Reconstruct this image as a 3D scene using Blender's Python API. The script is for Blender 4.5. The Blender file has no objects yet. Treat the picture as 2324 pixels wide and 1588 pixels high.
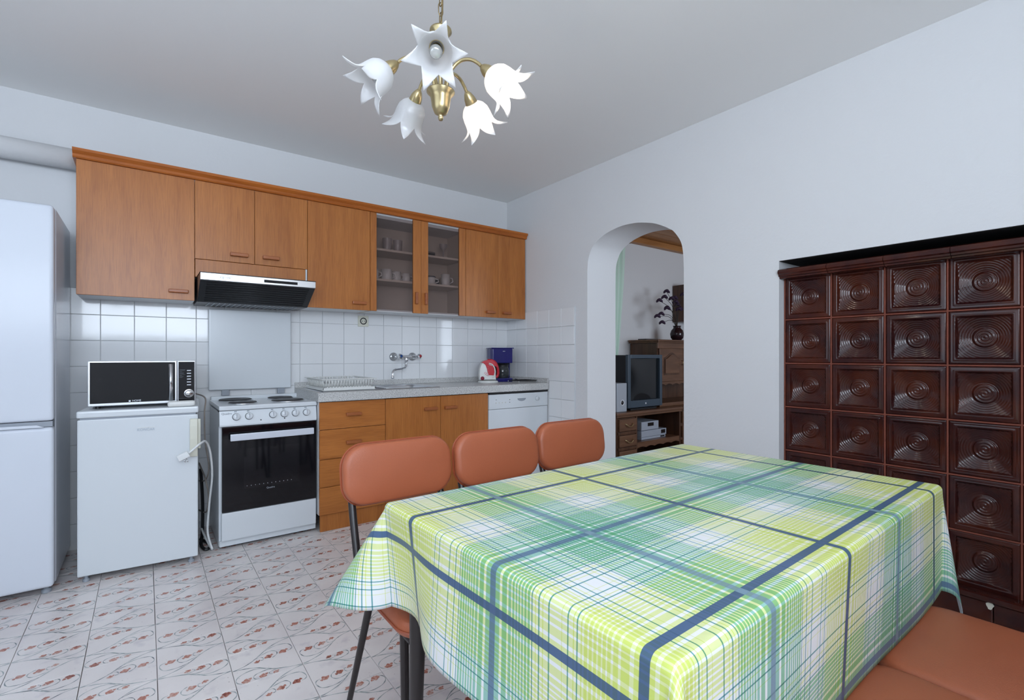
import bpy, bmesh, math, random
from mathutils import Vector, Matrix
random.seed(7)
SC = bpy.context.scene
C = SC.collection
PI = math.pi

# ------------------------------------------------------------------ camera
# room frame: the corner between the kitchen wall and the arch wall is the origin,
# the kitchen wall is y = 0, the arch wall is x = 0, the room lies at x < 0, y < 0
YAW = math.radians(36.88)
cam = bpy.data.cameras.new('camera')
cam.sensor_width = 36.0
cam.lens = 36.0 * 1108.9 / 2324.0
cam.shift_y = (806 - 794) / 2324.0
cam.clip_start = 0.02
cam_o = bpy.data.objects.new('camera', cam)
cam_o.location = (-2.699, -3.676, 1.09)
cam_o.rotation_euler = (PI / 2, 0, -YAW)
C.objects.link(cam_o)
SC.camera = cam_o

# ------------------------------------------------------------------ world and light
SC.view_settings.view_transform = 'Standard'
SC.view_settings.look = 'None'
SC.view_settings.gamma = 1.0
SC.view_settings.exposure = -0.58
SC.view_settings.use_curve_mapping = False
SC.cycles.max_bounces = 7
world = bpy.data.worlds.new('sky'); SC.world = world; world.use_nodes = True
world.node_tree.nodes['Background'].inputs[0].default_value = (0.62, 0.80, 1.0, 1)
world.node_tree.nodes['Background'].inputs[1].default_value = 1.0

def daylight(name, loc, rot, sx, sy, power, col):
    l = bpy.data.lights.new(name, 'AREA'); l.shape = 'RECTANGLE'; l.size = sx; l.size_y = sy
    l.energy = power; l.color = col
    o = bpy.data.objects.new(name, l); o.location = loc; o.rotation_euler = rot
    C.objects.link(o); return o
DAY = (0.77, 0.868, 1.0)
# daylight entering by the room's two windows (left wall, rear wall) and the living room window
daylight('window_daylight_left', (-4.36, -2.75, 1.55), (0, -PI / 2 - .45, 0), 1.28, 1.84, 20, DAY)
daylight('window_daylight_rear', (-3.00, -4.98, 1.81), (PI / 2 + .62, 0, 0), 2.16, 1.18, 160, DAY)
daylight('window_daylight_living', (2.2, -4.10, 1.50), (PI / 2, 0, 0), 1.7, 1.3, 76, DAY)

# ------------------------------------------------------------------ helpers
def lin(v):
    v /= 255.0
    return v / 12.92 if v <= 0.04045 else ((v + 0.055) / 1.055) ** 2.4
def rgb(r, g, b): return (lin(r), lin(g), lin(b), 1.0)

MATS = {}
def mat(name, col, rough=0.5, metal=0.0, spec=0.5, coat=0.0, noise=None, bump=None, coat_rough=0.05):
    """plain principled material; noise=(scale, amount) tints the colour, bump=(scale, strength)"""
    m = bpy.data.materials.new(name); m.use_nodes = True; nt = m.node_tree
    p = nt.nodes['Principled BSDF']
    p.inputs['Base Color'].default_value = col
    p.inputs['Roughness'].default_value = rough
    p.inputs['Metallic'].default_value = metal
    p.inputs['Specular IOR Level'].default_value = spec
    p.inputs['Coat Weight'].default_value = coat
    p.inputs['Coat Roughness'].default_value = coat_rough
    if noise or bump:
        tc = nt.nodes.new('ShaderNodeTexCoord')
    if noise:
        n = nt.nodes.new('ShaderNodeTexNoise'); n.inputs['Scale'].default_value = noise[0]; n.inputs['Detail'].default_value = 5
        nt.links.new(tc.outputs['Object'], n.inputs['Vector'])
        mx = nt.nodes.new('ShaderNodeMix'); mx.data_type = 'RGBA'
        a = noise[1]
        mx.inputs['A'].default_value = (col[0] * (1 - a), col[1] * (1 - a), col[2] * (1 - a), 1)
        mx.inputs['B'].default_value = (min(1, col[0] * (1 + a)), min(1, col[1] * (1 + a)), min(1, col[2] * (1 + a)), 1)
        nt.links.new(n.outputs['Fac'], mx.inputs['Factor']); nt.links.new(mx.outputs['Result'], p.inputs['Base Color'])
    if bump:
        n = nt.nodes.new('ShaderNodeTexNoise'); n.inputs['Scale'].default_value = bump[0]; n.inputs['Detail'].default_value = 4
        nt.links.new(tc.outputs['Object'], n.inputs['Vector'])
        b = nt.nodes.new('ShaderNodeBump'); b.inputs['Strength'].default_value = bump[1]; b.inputs['Distance'].default_value = 0.01
        nt.links.new(n.outputs['Fac'], b.inputs['Height']); nt.links.new(b.outputs['Normal'], p.inputs['Normal'])
    MATS[name] = m
    return m

def wood(name, light, dark, axis, rough=0.42, spec=0.5, coat=0.0):
    m = bpy.data.materials.new(name); m.use_nodes = True; nt = m.node_tree
    p = nt.nodes['Principled BSDF']; p.inputs['Roughness'].default_value = rough; p.inputs['Coat Roughness'].default_value = 0.36
    p.inputs['Specular IOR Level'].default_value = spec; p.inputs['Coat Weight'].default_value = coat
    tc = nt.nodes.new('ShaderNodeTexCoord'); oi = nt.nodes.new('ShaderNodeObjectInfo')
    add = nt.nodes.new('ShaderNodeVectorMath'); add.operation = 'ADD'
    sc = nt.nodes.new('ShaderNodeVectorMath'); sc.operation = 'SCALE'; sc.inputs[0].default_value = (13.1, 7.7, 9.3)
    nt.links.new(oi.outputs['Random'], sc.inputs['Scale'])
    nt.links.new(tc.outputs['Object'], add.inputs[0]); nt.links.new(sc.outputs[0], add.inputs[1])
    def grain(cross, along, detail):
        mp = nt.nodes.new('ShaderNodeMapping')
        v = [cross, cross, cross]; v[axis] = along; mp.inputs['Scale'].default_value = v
        nt.links.new(add.outputs[0], mp.inputs['Vector'])
        n = nt.nodes.new('ShaderNodeTexNoise'); n.inputs['Scale'].default_value = 1; n.inputs['Detail'].default_value = detail
        n.inputs['Distortion'].default_value = 0.6
        nt.links.new(mp.outputs[0], n.inputs['Vector']); return n
    g1 = grain(16, 1.6, 5); g2 = grain(230, 9, 2)
    r1 = nt.nodes.new('ShaderNodeValToRGB'); r1.color_ramp.elements[0].position = 0.32; r1.color_ramp.elements[1].position = 0.68
    r1.color_ramp.elements[0].color = dark; r1.color_ramp.elements[1].color = light
    nt.links.new(g1.outputs['Fac'], r1.inputs['Fac'])
    r2 = nt.nodes.new('ShaderNodeValToRGB'); r2.color_ramp.elements[0].position = 0.36; r2.color_ramp.elements[1].position = 0.56
    r2.color_ramp.elements[0].color = (0.84, 0.80, 0.77, 1); r2.color_ramp.elements[1].color = (1, 1, 1, 1)
    nt.links.new(g2.outputs['Fac'], r2.inputs['Fac'])
    mx = nt.nodes.new('ShaderNodeMix'); mx.data_type = 'RGBA'; mx.blend_type = 'MULTIPLY'; mx.inputs['Factor'].default_value = 1
    nt.links.new(r1.outputs[0], mx.inputs['A']); nt.links.new(r2.outputs[0], mx.inputs['B'])
    nt.links.new(mx.outputs['Result'], p.inputs['Base Color'])
    b = nt.nodes.new('ShaderNodeBump'); b.inputs['Strength'].default_value = 0.06; b.inputs['Distance'].default_value = 0.004
    nt.links.new(g2.outputs['Fac'], b.inputs['Height']); nt.links.new(b.outputs['Normal'], p.inputs['Normal'])
    MATS[name] = m
    return m

class B:
    """collects shapes into one bmesh; coordinates are world coordinates unless the part is built local"""
    def __init__(s): s.bm = bmesh.new(); s.mi = 0
    def _merge(s, bm2):
        for f in bm2.faces: f.material_index = s.mi
        me = bpy.data.meshes.new('tmp'); bm2.to_mesh(me); bm2.free(); s.bm.from_mesh(me); bpy.data.meshes.remove(me)
    def box(s, x0, x1, y0, y1, z0, z1, bev=0.0, seg=2):
        b = bmesh.new()
        bmesh.ops.create_cube(b, size=1, matrix=Matrix.Translation(((x0+x1)/2, (y0+y1)/2, (z0+z1)/2)) @ Matrix.Diagonal((abs(x1-x0), abs(y1-y0), abs(z1-z0), 1)))
        if bev > 0: bmesh.ops.bevel(b, geom=b.edges[:], offset=bev, segments=seg, affect='EDGES', profile=0.6)
        s._merge(b); return s
    def cyl(s, p0, p1, r0, r1=None, n=24, caps=True):
        return s.tube([p0, p1], [r0, r0 if r1 is None else r1], n, caps)
    def tube(s, pts, r, n=10, caps=True):
        pts = [Vector(p) for p in pts]; m = len(pts)
        if not isinstance(r, (list, tuple)): r = [r] * m
        bm = s.bm; rings = []
        t0 = (pts[1] - pts[0]).normalized()
        u = t0.orthogonal().normalized()
        for i, p in enumerate(pts):
            t = (pts[min(i+1, m-1)] - pts[max(i-1, 0)]).normalized()
            u = (u - t * u.dot(t)).normalized(); v = t.cross(u)
            rings.append([bm.verts.new(p + (u*math.cos(2*PI*k/n) + v*math.sin(2*PI*k/n)) * r[i]) for k in range(n)])
        for a, b in zip(rings, rings[1:]):
            for k in range(n):
                f = bm.faces.new((a[k], a[(k+1) % n], b[(k+1) % n], b[k])); f.material_index = s.mi; f.smooth = True
        if caps:
            for rg in (rings[0][::-1], rings[-1]):
                f = bm.faces.new(rg); f.material_index = s.mi
        return s
    def lathe(s, prof, origin=(0, 0, 0), axis=(0, 0, 1), n=28, smooth=True):
        """prof: list of (radius, height) along axis"""
        q = Vector((0, 0, 1)).rotation_difference(Vector(axis).normalized()); o = Vector(origin); bm = s.bm; rings = []
        for (r, h) in prof:
            if r < 1e-5: rings.append([bm.verts.new(o + q @ Vector((0, 0, h)))])
            else: rings.append([bm.verts.new(o + q @ Vector((r*math.cos(2*PI*k/n), r*math.sin(2*PI*k/n), h))) for k in range(n)])
        for a, b in zip(rings, rings[1:]):
            for k in range(n):
                if len(a) == 1 and len(b) == 1: continue
                if len(a) == 1: vs = (a[0], b[(k+1) % n], b[k])
                elif len(b) == 1: vs = (a[k], a[(k+1) % n], b[0])
                else: vs = (a[k], a[(k+1) % n], b[(k+1) % n], b[k])
                f = bm.faces.new(vs); f.material_index = s.mi; f.smooth = smooth
        return s
    def prism(s, poly, d0, d1, plane='xz', bev=0.0):
        """extrude a 2D polygon; plane xz -> along y from d0 to d1, yz -> along x, xy -> along z"""
        b = bmesh.new()
        def P(u, v, d): return (u, d, v) if plane == 'xz' else ((d, u, v) if plane == 'yz' else (u, v, d))
        a = [b.verts.new(P(u, v, d0)) for u, v in poly]; c = [b.verts.new(P(u, v, d1)) for u, v in poly]; n = len(poly)
        b.faces.new(a); b.faces.new(c[::-1])
        for k in range(n): b.faces.new((a[k], c[k], c[(k+1) % n], a[(k+1) % n]))
        bmesh.ops.recalc_face_normals(b, faces=b.faces[:])
        if bev > 0:
            es = [e for e in b.edges if len(e.link_faces) == 2 and e.calc_face_angle(0) > 0.5]
            bmesh.ops.bevel(b, geom=es, offset=bev, segments=2, affect='EDGES', profile=0.6)
        s._merge(b); return s
    def quad(s, *pts):
        f = s.bm.faces.new([s.bm.verts.new(p) for p in pts]); f.material_index = s.mi; return s

WM = {}          # local-to-world matrix of every thing and part, so parts can be written in world coordinates
def tag(o, label=None, cat=None, group=None, kind=None):
    if label: o['label'] = label
    if cat: o['category'] = cat
    if group: o['group'] = group
    if kind: o['kind'] = kind
    return o
def thing(name, label, cat, loc=(0, 0, 0), rz=0.0, group=None):
    o = bpy.data.objects.new(name, None); o.empty_display_size = 0.05
    o.location = loc; o.rotation_euler = (0, 0, rz); C.objects.link(o)
    WM[o.name] = Matrix.Translation(loc) @ Matrix.Rotation(rz, 4, 'Z')
    return tag(o, label, cat, group)
def part(b, name, mats, parent=None, local=False, smooth=None, label=None):
    me = bpy.data.meshes.new(name)
    if parent is not None and not local: b.bm.transform(WM[parent.name].inverted())
    bmesh.ops.recalc_face_normals(b.bm, faces=b.bm.faces[:])
    b.bm.to_mesh(me); b.bm.free()
    for m in (mats if isinstance(mats, (list, tuple)) else [mats]): me.materials.append(MATS[m] if isinstance(m, str) else m)
    if smooth is not None:
        me.polygons.foreach_set('use_smooth', [smooth] * len(me.polygons))
        if smooth: me.set_sharp_from_angle(angle=math.radians(40))
    o = bpy.data.objects.new(name, me); C.objects.link(o)
    if parent is not None: o.parent = parent
    WM[o.name] = WM[parent.name].copy() if parent is not None else Matrix.Identity(4)
    if label: o['label'] = label
    return o
def solo(b, name, mats, label, cat, base, group=None, smooth=None):
    """a thing that is one mesh, its origin at its base"""
    b.bm.transform(Matrix.Translation(-Vector(base)))
    o = part(b, name, mats, None, smooth=smooth); o.location = base
    WM[o.name] = Matrix.Translation(base)
    return tag(o, label, cat, group)
def struct(b, name, mats, parent=None, smooth=None):
    o = part(b, name, mats, parent, smooth=smooth)
    if parent is None: o['kind'] = 'structure'
    return o
def text(body, name, m, parent, loc, size, rot=(PI/2, 0, 0), align='CENTER', ext=0.0003):
    cu = bpy.data.curves.new(name, 'FONT'); cu.body = body; cu.size = size; cu.extrude = ext; cu.align_x = align; cu.align_y = 'CENTER'
    tmp = bpy.data.objects.new('tmp', cu); C.objects.link(tmp); bpy.context.view_layer.update()
    me = bpy.data.meshes.new_from_object(tmp.evaluated_get(bpy.context.evaluated_depsgraph_get())); bpy.data.objects.remove(tmp); me.name = name
    me.materials.clear(); me.materials.append(MATS[m])
    o = bpy.data.objects.new(name, me); C.objects.link(o); o.parent = parent
    W = Matrix.Translation(loc) @ Matrix.Rotation(rot[2], 4, 'Z') @ Matrix.Rotation(rot[0], 4, 'X')
    L = WM[parent.name].inverted() @ W
    o.matrix_local = L
    return o
def copy_tree(o, parent=None):
    c = o.copy(); C.objects.link(c); c.parent = parent
    for ch in list(o.children): copy_tree(ch, c)
    return c

# ------------------------------------------------------------------ materials
mat('plaster', (0.73, 0.735, 0.745, 1), 0.85, spec=0.2, bump=(55, 0.10))
mat('plaster_rough', (0.72, 0.725, 0.735, 1), 0.9, spec=0.2, bump=(48, 0.14))
mat('ceiling_paint', (0.90, 0.90, 0.89, 1), 0.9, spec=0.2)
mat('grout', rgb(216, 217, 218), 0.9)
mat('wall_tile', (0.80, 0.81, 0.82, 1), 0.08, spec=0.5, noise=(3, 0.02), bump=(6, 0.03))
mat('floor_grout', rgb(78, 70, 68), 0.9)
wood('oak_v', (0.50, 0.180, 0.038, 1), (0.40, 0.132, 0.025, 1), 2, rough=0.36, spec=0.52)
wood('oak_h', (0.50, 0.175, 0.036, 1), (0.39, 0.128, 0.024, 1), 0, rough=0.36, spec=0.52)
wood('oak_cornice', (0.50, 0.150, 0.026, 1), (0.38, 0.105, 0.018, 1), 0, rough=0.36, spec=0.3)
wood('handle_wood', (0.42, 0.135, 0.04, 1), (0.32, 0.09, 0.026, 1), 0, rough=0.35)
wood('walnut', (0.13, 0.060, 0.032, 1), (0.07, 0.032, 0.018, 1), 2, rough=0.32)
wood('walnut_h', (0.20, 0.10, 0.055, 1), (0.12, 0.058, 0.032, 1), 0, rough=0.32)  # lighter than walnut: window glare on the hutch doors put into the colour
wood('pine_ceiling', (0.46, 0.21, 0.07, 1), (0.34, 0.14, 0.04, 1), 0, rough=0.45)
mat('carcass_white', rgb(222, 224, 226), 0.45)
mat('carcass_edge', rgb(205, 190, 178), 0.5)
mat('enamel_white', rgb(217, 222, 226), 0.22)
mat('fridge_white', rgb(216, 221, 230), 0.20, spec=0.18, noise=(1.2, 0.01))
mat('plastic_white', rgb(224, 225, 222), 0.38)
mat('plastic_cream', rgb(214, 213, 198), 0.45)
mat('plastic_grey', rgb(150, 156, 165), 0.4)
mat('seam_dark', rgb(30, 28, 30), 0.7)
mat('oven_glass', (0.004, 0.004, 0.006, 1), 0.06, spec=0.5)
mat('black_gloss', (0.006, 0.006, 0.008, 1), 0.05, spec=0.6)
mat('black_plastic', (0.012, 0.012, 0.014, 1), 0.35)
mat('hot_plate', (0.03, 0.028, 0.03, 1), 0.42, metal=0.3)
mat('steel', (0.62, 0.64, 0.67, 1), 0.28, metal=1.0)
mat('steel_brushed', (0.72, 0.74, 0.76, 1), 0.32, metal=0.9)
mat('chrome', (0.75, 0.76, 0.78, 1), 0.07, metal=1.0)
mat('handle_silver', rgb(215, 220, 230), 0.35, metal=0.2)
mat('print_grey', rgb(120, 128, 136), 0.6)
mat('print_pale', rgb(176, 186, 196), 0.6)
mat('print_white', rgb(225, 228, 235), 0.5)
mat('leather', rgb(166, 91, 60), 0.42, spec=0.45, noise=(9, 0.06), bump=(420, 0.10))
mat('piping', rgb(150, 74, 46), 0.38)
mat('chair_steel', rgb(34, 27, 27), 0.32, spec=0.5)
mat('table_wood', rgb(60, 34, 26), 0.3)
mat('brass', (0.52, 0.42, 0.23, 1), 0.32, metal=1.0)
mat('brass_dark', (0.30, 0.22, 0.11, 1), 0.35, metal=1.0)
mat('stove_backing', rgb(66, 28, 22), 0.8)
mat('stove_grout', rgb(120, 62, 46), 0.8, noise=(30, 0.3))
mat('flat_black', rgb(22, 20, 20), 0.95)
mat('cord_white', rgb(228, 230, 230), 0.4)
mat('cord_grey', rgb(150, 140, 132), 0.5)
mat('cord_black', rgb(22, 22, 24), 0.45)
mat('blue_plastic', rgb(24, 22, 104), 0.16, spec=0.6)
mat('red_plastic', rgb(196, 22, 44), 0.16, spec=0.6)
mat('maroon_print', rgb(130, 14, 46), 0.4)
mat('pink_print', rgb(226, 120, 140), 0.5)
mat('red_gem', rgb(150, 20, 30), 0.1)
mat('blue_gem', rgb(30, 70, 130), 0.1)
mat('carafe_glass', (0.03, 0.035, 0.04, 1), 0.04, spec=0.6)
mat('mug_white', rgb(226, 222, 220), 0.25)
mat('mug_dark', rgb(30, 26, 40), 0.3)
mat('glassware', rgb(170, 160, 158), 0.12)
mat('lime_plastic', rgb(200, 190, 40), 0.4)
mat('tv_grey', rgb(62, 78, 92), 0.35)
mat('tv_black', (0.010, 0.011, 0.014, 1), 0.45)
mat('tv_screen', (0.010, 0.014, 0.018, 1), 0.06, spec=0.55)
mat('speaker_silver', rgb(176, 184, 194), 0.35, metal=0.2)
mat('player_silver', rgb(190, 200, 214), 0.3, metal=0.35)
mat('curtain_green', rgb(214, 238, 224), 0.8)
mat('vase_glaze', (0.02, 0.008, 0.012, 1), 0.12)
mat('dry_flower', rgb(58, 40, 66), 0.8)
mat('dry_stem', rgb(62, 54, 48), 0.8)
mat('cloth_back', rgb(214, 222, 228), 0.7)
mat('bulb_clear', rgb(190, 190, 186), 0.08, metal=0.4)

def speckle():
    m = bpy.data.materials.new('laminate'); m.use_nodes = True; nt = m.node_tree; p = nt.nodes['Principled BSDF']
    p.inputs['Roughness'].default_value = 0.34
    tc = nt.nodes.new('ShaderNodeTexCoord')
    base = (0.60, 0.60, 0.59, 1); prev = None
    for sc_, lo, hi, colr in ((170, 0.57, 0.60, (0.38, 0.37, 0.35, 1)), (260, 0.60, 0.63, (0.14, 0.135, 0.14, 1)), (210, 0.63, 0.66, (0.75, 0.75, 0.73, 1))):
        n = nt.nodes.new('ShaderNodeTexNoise'); n.inputs['Scale'].default_value = sc_; n.inputs['Detail'].default_value = 1.5
        nt.links.new(tc.outputs['Object'], n.inputs['Vector'])
        r = nt.nodes.new('ShaderNodeMapRange'); r.inputs['From Min'].default_value = lo; r.inputs['From Max'].default_value = hi
        nt.links.new(n.outputs['Fac'], r.inputs['Value'])
        mx = nt.nodes.new('ShaderNodeMix'); mx.data_type = 'RGBA'; mx.inputs['B'].default_value = colr
        nt.links.new(r.outputs['Result'], mx.inputs['Factor'])
        if prev is None: mx.inputs['A'].default_value = base
        else: nt.links.new(prev, mx.inputs['A'])
        prev = mx.outputs['Result']
    nt.links.new(prev, p.inputs['Base Color']); MATS['laminate'] = m
speckle()

def printed(name, ink, ground, scale, lo, hi, rough=0.30):
    """ink worn to the ground colour in patches, for the print on the floor tiles"""
    m = bpy.data.materials.new(name); m.use_nodes = True; nt = m.node_tree; p = nt.nodes['Principled BSDF']
    p.inputs['Roughness'].default_value = rough
    g = nt.nodes.new('ShaderNodeNewGeometry')
    n = nt.nodes.new('ShaderNodeTexNoise'); n.inputs['Scale'].default_value = scale; n.inputs['Detail'].default_value = 4
    nt.links.new(g.outputs['Position'], n.inputs['Vector'])
    n2 = nt.nodes.new('ShaderNodeTexNoise'); n2.inputs['Scale'].default_value = scale / 9; n2.inputs['Detail'].default_value = 2
    nt.links.new(g.outputs['Position'], n2.inputs['Vector'])
    av = nt.nodes.new('ShaderNodeMath'); av.operation = 'ADD'
    nt.links.new(n.outputs['Fac'], av.inputs[0]); nt.links.new(n2.outputs['Fac'], av.inputs[1])
    hf = nt.nodes.new('ShaderNodeMath'); hf.operation = 'MULTIPLY'; hf.inputs[1].default_value = 0.5
    nt.links.new(av.outputs[0], hf.inputs[0])
    r = nt.nodes.new('ShaderNodeValToRGB')
    for i, (pos, colr) in enumerate(((lo, ink[0]), ((lo + hi) / 2, ink[1]), (hi, ground))):
        e = r.color_ramp.elements[i] if i < 2 else r.color_ramp.elements.new(pos)
        e.position = pos; e.color = colr
    nt.links.new(hf.outputs[0], r.inputs['Fac']); nt.links.new(r.outputs[0], p.inputs['Base Color'])
    MATS[name] = m
GROUND = rgb(236, 229, 226)
def tile_ground():
    m = bpy.data.materials.new('floor_tile'); m.use_nodes = True; nt = m.node_tree; p = nt.nodes['Principled BSDF']
    p.inputs['Roughness'].default_value = 0.30
    g = nt.nodes.new('ShaderNodeNewGeometry'); prev = None
    for sc_, lo, hi, colr, w in ((3.0, 0.40, 0.66, rgb(224, 215, 213), 1), (16, 0.58, 0.74, rgb(196, 188, 194), .55), (140, 0.70, 0.74, rgb(120, 100, 96), .7)):
        n = nt.nodes.new('ShaderNodeTexNoise'); n.inputs['Scale'].default_value = sc_; n.inputs['Detail'].default_value = 4
        nt.links.new(g.outputs['Position'], n.inputs['Vector'])
        r = nt.nodes.new('ShaderNodeMapRange'); r.inputs['From Min'].default_value = lo; r.inputs['From Max'].default_value = hi; r.inputs['To Max'].default_value = w
        nt.links.new(n.outputs['Fac'], r.inputs['Value'])
        mx = nt.nodes.new('ShaderNodeMix'); mx.data_type = 'RGBA'; mx.inputs['B'].default_value = colr
        nt.links.new(r.outputs['Result'], mx.inputs['Factor'])
        if prev is None: mx.inputs['A'].default_value = GROUND
        else: nt.links.new(prev, mx.inputs['A'])
        prev = mx.outputs['Result']
    nt.links.new(prev, p.inputs['Base Color']); MATS['floor_tile'] = m
tile_ground()
printed('stem_print', (rgb(104, 110, 114), rgb(146, 156, 156)), rgb(178, 184, 182), 70, 0.40, 0.60)
printed('flower_print', (rgb(128, 62, 50), rgb(190, 126, 108)), rgb(206, 176, 166), 110, 0.36, 0.62)

def plaid():
    """oilcloth check: one stripe scheme along u and along v (metres), multiplied"""
    m = bpy.data.materials.new('plaid_oilcloth'); m.use_nodes = True; nt = m.node_tree; p = nt.nodes['Principled BSDF']
    p.inputs['Roughness'].default_value = 0.38; p.inputs['Specular IOR Level'].default_value = 0.5
    uv = nt.nodes.new('ShaderNodeUVMap'); uv.uv_map = 'UVMap'
    sx = nt.nodes.new('ShaderNodeSeparateXYZ'); nt.links.new(uv.outputs[0], sx.inputs[0])
    P = 0.599; HALF = P / 2
    W = (1, 1, 1, 1); LIME = (0.86, 0.92, 0.43, 1); GREEN = (0.33, 0.66, 0.45, 1); NAVY = (0.085, 0.155, 0.29, 1); DUSK = (0.14, 0.25, 0.38, 1)
    LINE = (0.16, 0.42, 0.44, 1); MINT = (0.36, 0.66, 0.56, 1)
    # stripe starts measured outwards from the middle of the navy band (0) to the middle of the dusk band (HALF)
    Z1 = [(0, NAVY), (.0072, LIME)]
    for x0, x1 in ((.0148, .0208), (.0340, .0385), (.0463, .0498), (.0555, .0583), (.0635, .0662), (.0712, .0740), (.0790, .0818), (.0868, .0898), (.0955, .0990)):
        Z1 += [(x0, W), (x1, LIME)]
    Z1 += [(.1018, W)]
    Z2 = [(.106, W)]
    for x0, x1, c_ in ((.1070, .1092, LINE), (.1140, .1158, LIME), (.1245, .1268, LINE), (.1370, .1382, LIME), (.1630, .1655, LINE), (.1760, .1780, LIME), (.1845, .1870, LINE), (.1920, .1940, LIME), (.2000, .2022, LINE)):
        Z2 += [(x0, c_), (x1, W)]
    Z3 = [(.206, GREEN)]
    for k_, (x0, w0) in enumerate(((.2108, .0026), (.2188, .0026), (.2260, .0026), (.2330, .0026), (.2402, .0026), (.2478, .0030), (.2580, .0038), (.2740, .0062))):
        Z3 += [(x0, W), (x0 + w0, MINT if k_ % 2 else GREEN)]
    Z3 += [(HALF - .0078, DUSK)]
    def axis(out, off, flip):
        Z3_ = Z3[:-1] + [(HALF - .0078, (0.24, 0.38, 0.48, 1) if flip else DUSK)]
        ops = []
        def math_(op, a, b=None):
            n = nt.nodes.new('ShaderNodeMath'); n.operation = op
            if isinstance(a, (int, float)): n.inputs[0].default_value = a
            else: nt.links.new(a, n.inputs[0])
            if b is not None:
                if isinstance(b, (int, float)): n.inputs[1].default_value = b
                else: nt.links.new(b, n.inputs[1])
            return n.outputs[0]
        d = math_('ABSOLUTE', math_('SUBTRACT', math_('FLOORED_MODULO', math_('ADD', math_('SUBTRACT', out, off), HALF + 20 * P), P), HALF))
        def ramp(lst, lo, hi):
            t = math_('DIVIDE', math_('SUBTRACT', d, lo), hi - lo)
            r = nt.nodes.new('ShaderNodeValToRGB'); r.color_ramp.interpolation = 'CONSTANT'
            els = r.color_ramp.elements
            while len(els) > 1: els.remove(els[-1])
            els[0].position = 0; els[0].color = lst[0][1]
            for s0, c0 in lst[1:]:
                e = els.new(min(1, (s0 - lo) / (hi - lo))); e.color = c0
            nt.links.new(t, r.inputs[0]); return r.outputs[0]
        cur = None
        for lst, lo, hi in ((Z1, 0.0, .106), (Z2, .106, .206), (Z3_, .206, HALF + .001)):
            c_ = ramp(lst, lo, hi)
            if cur is None: cur = c_; continue
            mx = nt.nodes.new('ShaderNodeMix'); mx.data_type = 'RGBA'
            nt.links.new(math_('GREATER_THAN', d, lo), mx.inputs['Factor']); nt.links.new(cur, mx.inputs['A']); nt.links.new(c_, mx.inputs['B'])
            cur = mx.outputs['Result']
        band = math_('ADD', math_('LESS_THAN', d, .0072), math_('GREATER_THAN', d, HALF - .0078))
        return cur, band, math_
    (a, ba, mf), (b, bb, _) = axis(sx.outputs[0], 0.532, True), axis(sx.outputs[1], 0.1408, False)
    def mixc(fac, A, B_, mode='MIX'):
        mx = nt.nodes.new('ShaderNodeMix'); mx.data_type = 'RGBA'; mx.blend_type = mode
        for sock, v in ((mx.inputs['Factor'], fac), (mx.inputs['A'], A), (mx.inputs['B'], B_)):
            if isinstance(v, (int, float, tuple)): sock.default_value = v
            else: nt.links.new(v, sock)
        return mx.outputs['Result']
    # the solid bands are printed over the checks, so they take on only part of the crossing colour
    only_a = mf('MULTIPLY', mf('MULTIPLY', ba, mf('SUBTRACT', 1.0, bb)), .55); only_b = mf('MULTIPLY', mf('MULTIPLY', bb, mf('SUBTRACT', 1.0, ba)), .55)
    both = mf('MULTIPLY', mf('MULTIPLY', ba, bb), .9)
    b2 = mixc(mf('ADD', only_a, both), b, (1, 1, 1, 1)); a2 = mixc(only_b, a, (1, 1, 1, 1))
    col_ = mixc(1.0, mixc(1.0, a2, b2, 'MULTIPLY'), (0.74, 0.735, 0.735, 1), 'MULTIPLY')
    nt.links.new(col_, p.inputs['Base Color'])
    n = nt.nodes.new('ShaderNodeTexNoise'); n.inputs['Scale'].default_value = 900; tc = nt.nodes.new('ShaderNodeTexCoord')
    nt.links.new(tc.outputs['Object'], n.inputs['Vector'])
    bp = nt.nodes.new('ShaderNodeBump'); bp.inputs['Strength'].default_value = 0.08; bp.inputs['Distance'].default_value = 0.001
    nt.links.new(n.outputs['Fac'], bp.inputs['Height']); nt.links.new(bp.outputs['Normal'], p.inputs['Normal'])
    MATS['plaid_oilcloth'] = m
plaid()

def glaze():
    m = bpy.data.materials.new('stove_glaze'); m.use_nodes = True; nt = m.node_tree; p = nt.nodes['Principled BSDF']
    p.inputs['Roughness'].default_value = 0.09; p.inputs['Specular IOR Level'].default_value = 0.4
    g = nt.nodes.new('ShaderNodeNewGeometry')
    n = nt.nodes.new('ShaderNodeTexNoise'); n.inputs['Scale'].default_value = 7; n.inputs['Detail'].default_value = 5
    nt.links.new(g.outputs['Position'], n.inputs['Vector'])
    r = nt.nodes.new('ShaderNodeValToRGB')
    r.color_ramp.elements[0].position = 0.38; r.color_ramp.elements[0].color = rgb(48, 18, 18)
    r.color_ramp.elements[1].position = 0.72; r.color_ramp.elements[1].color = rgb(78, 33, 18)
    nt.links.new(n.outputs['Fac'], r.inputs['Fac']); nt.links.new(r.outputs[0], p.inputs['Base Color'])
    n2 = nt.nodes.new('ShaderNodeTexNoise'); n2.inputs['Scale'].default_value = 60; n2.inputs['Detail'].default_value = 3
    nt.links.new(g.outputs['Position'], n2.inputs['Vector'])
    b = nt.nodes.new('ShaderNodeBump'); b.inputs['Strength'].default_value = 0.05; b.inputs['Distance'].default_value = 0.003
    nt.links.new(n2.outputs['Fac'], b.inputs['Height']); nt.links.new(b.outputs['Normal'], p.inputs['Normal'])
    MATS['stove_glaze'] = m
glaze()

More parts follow.
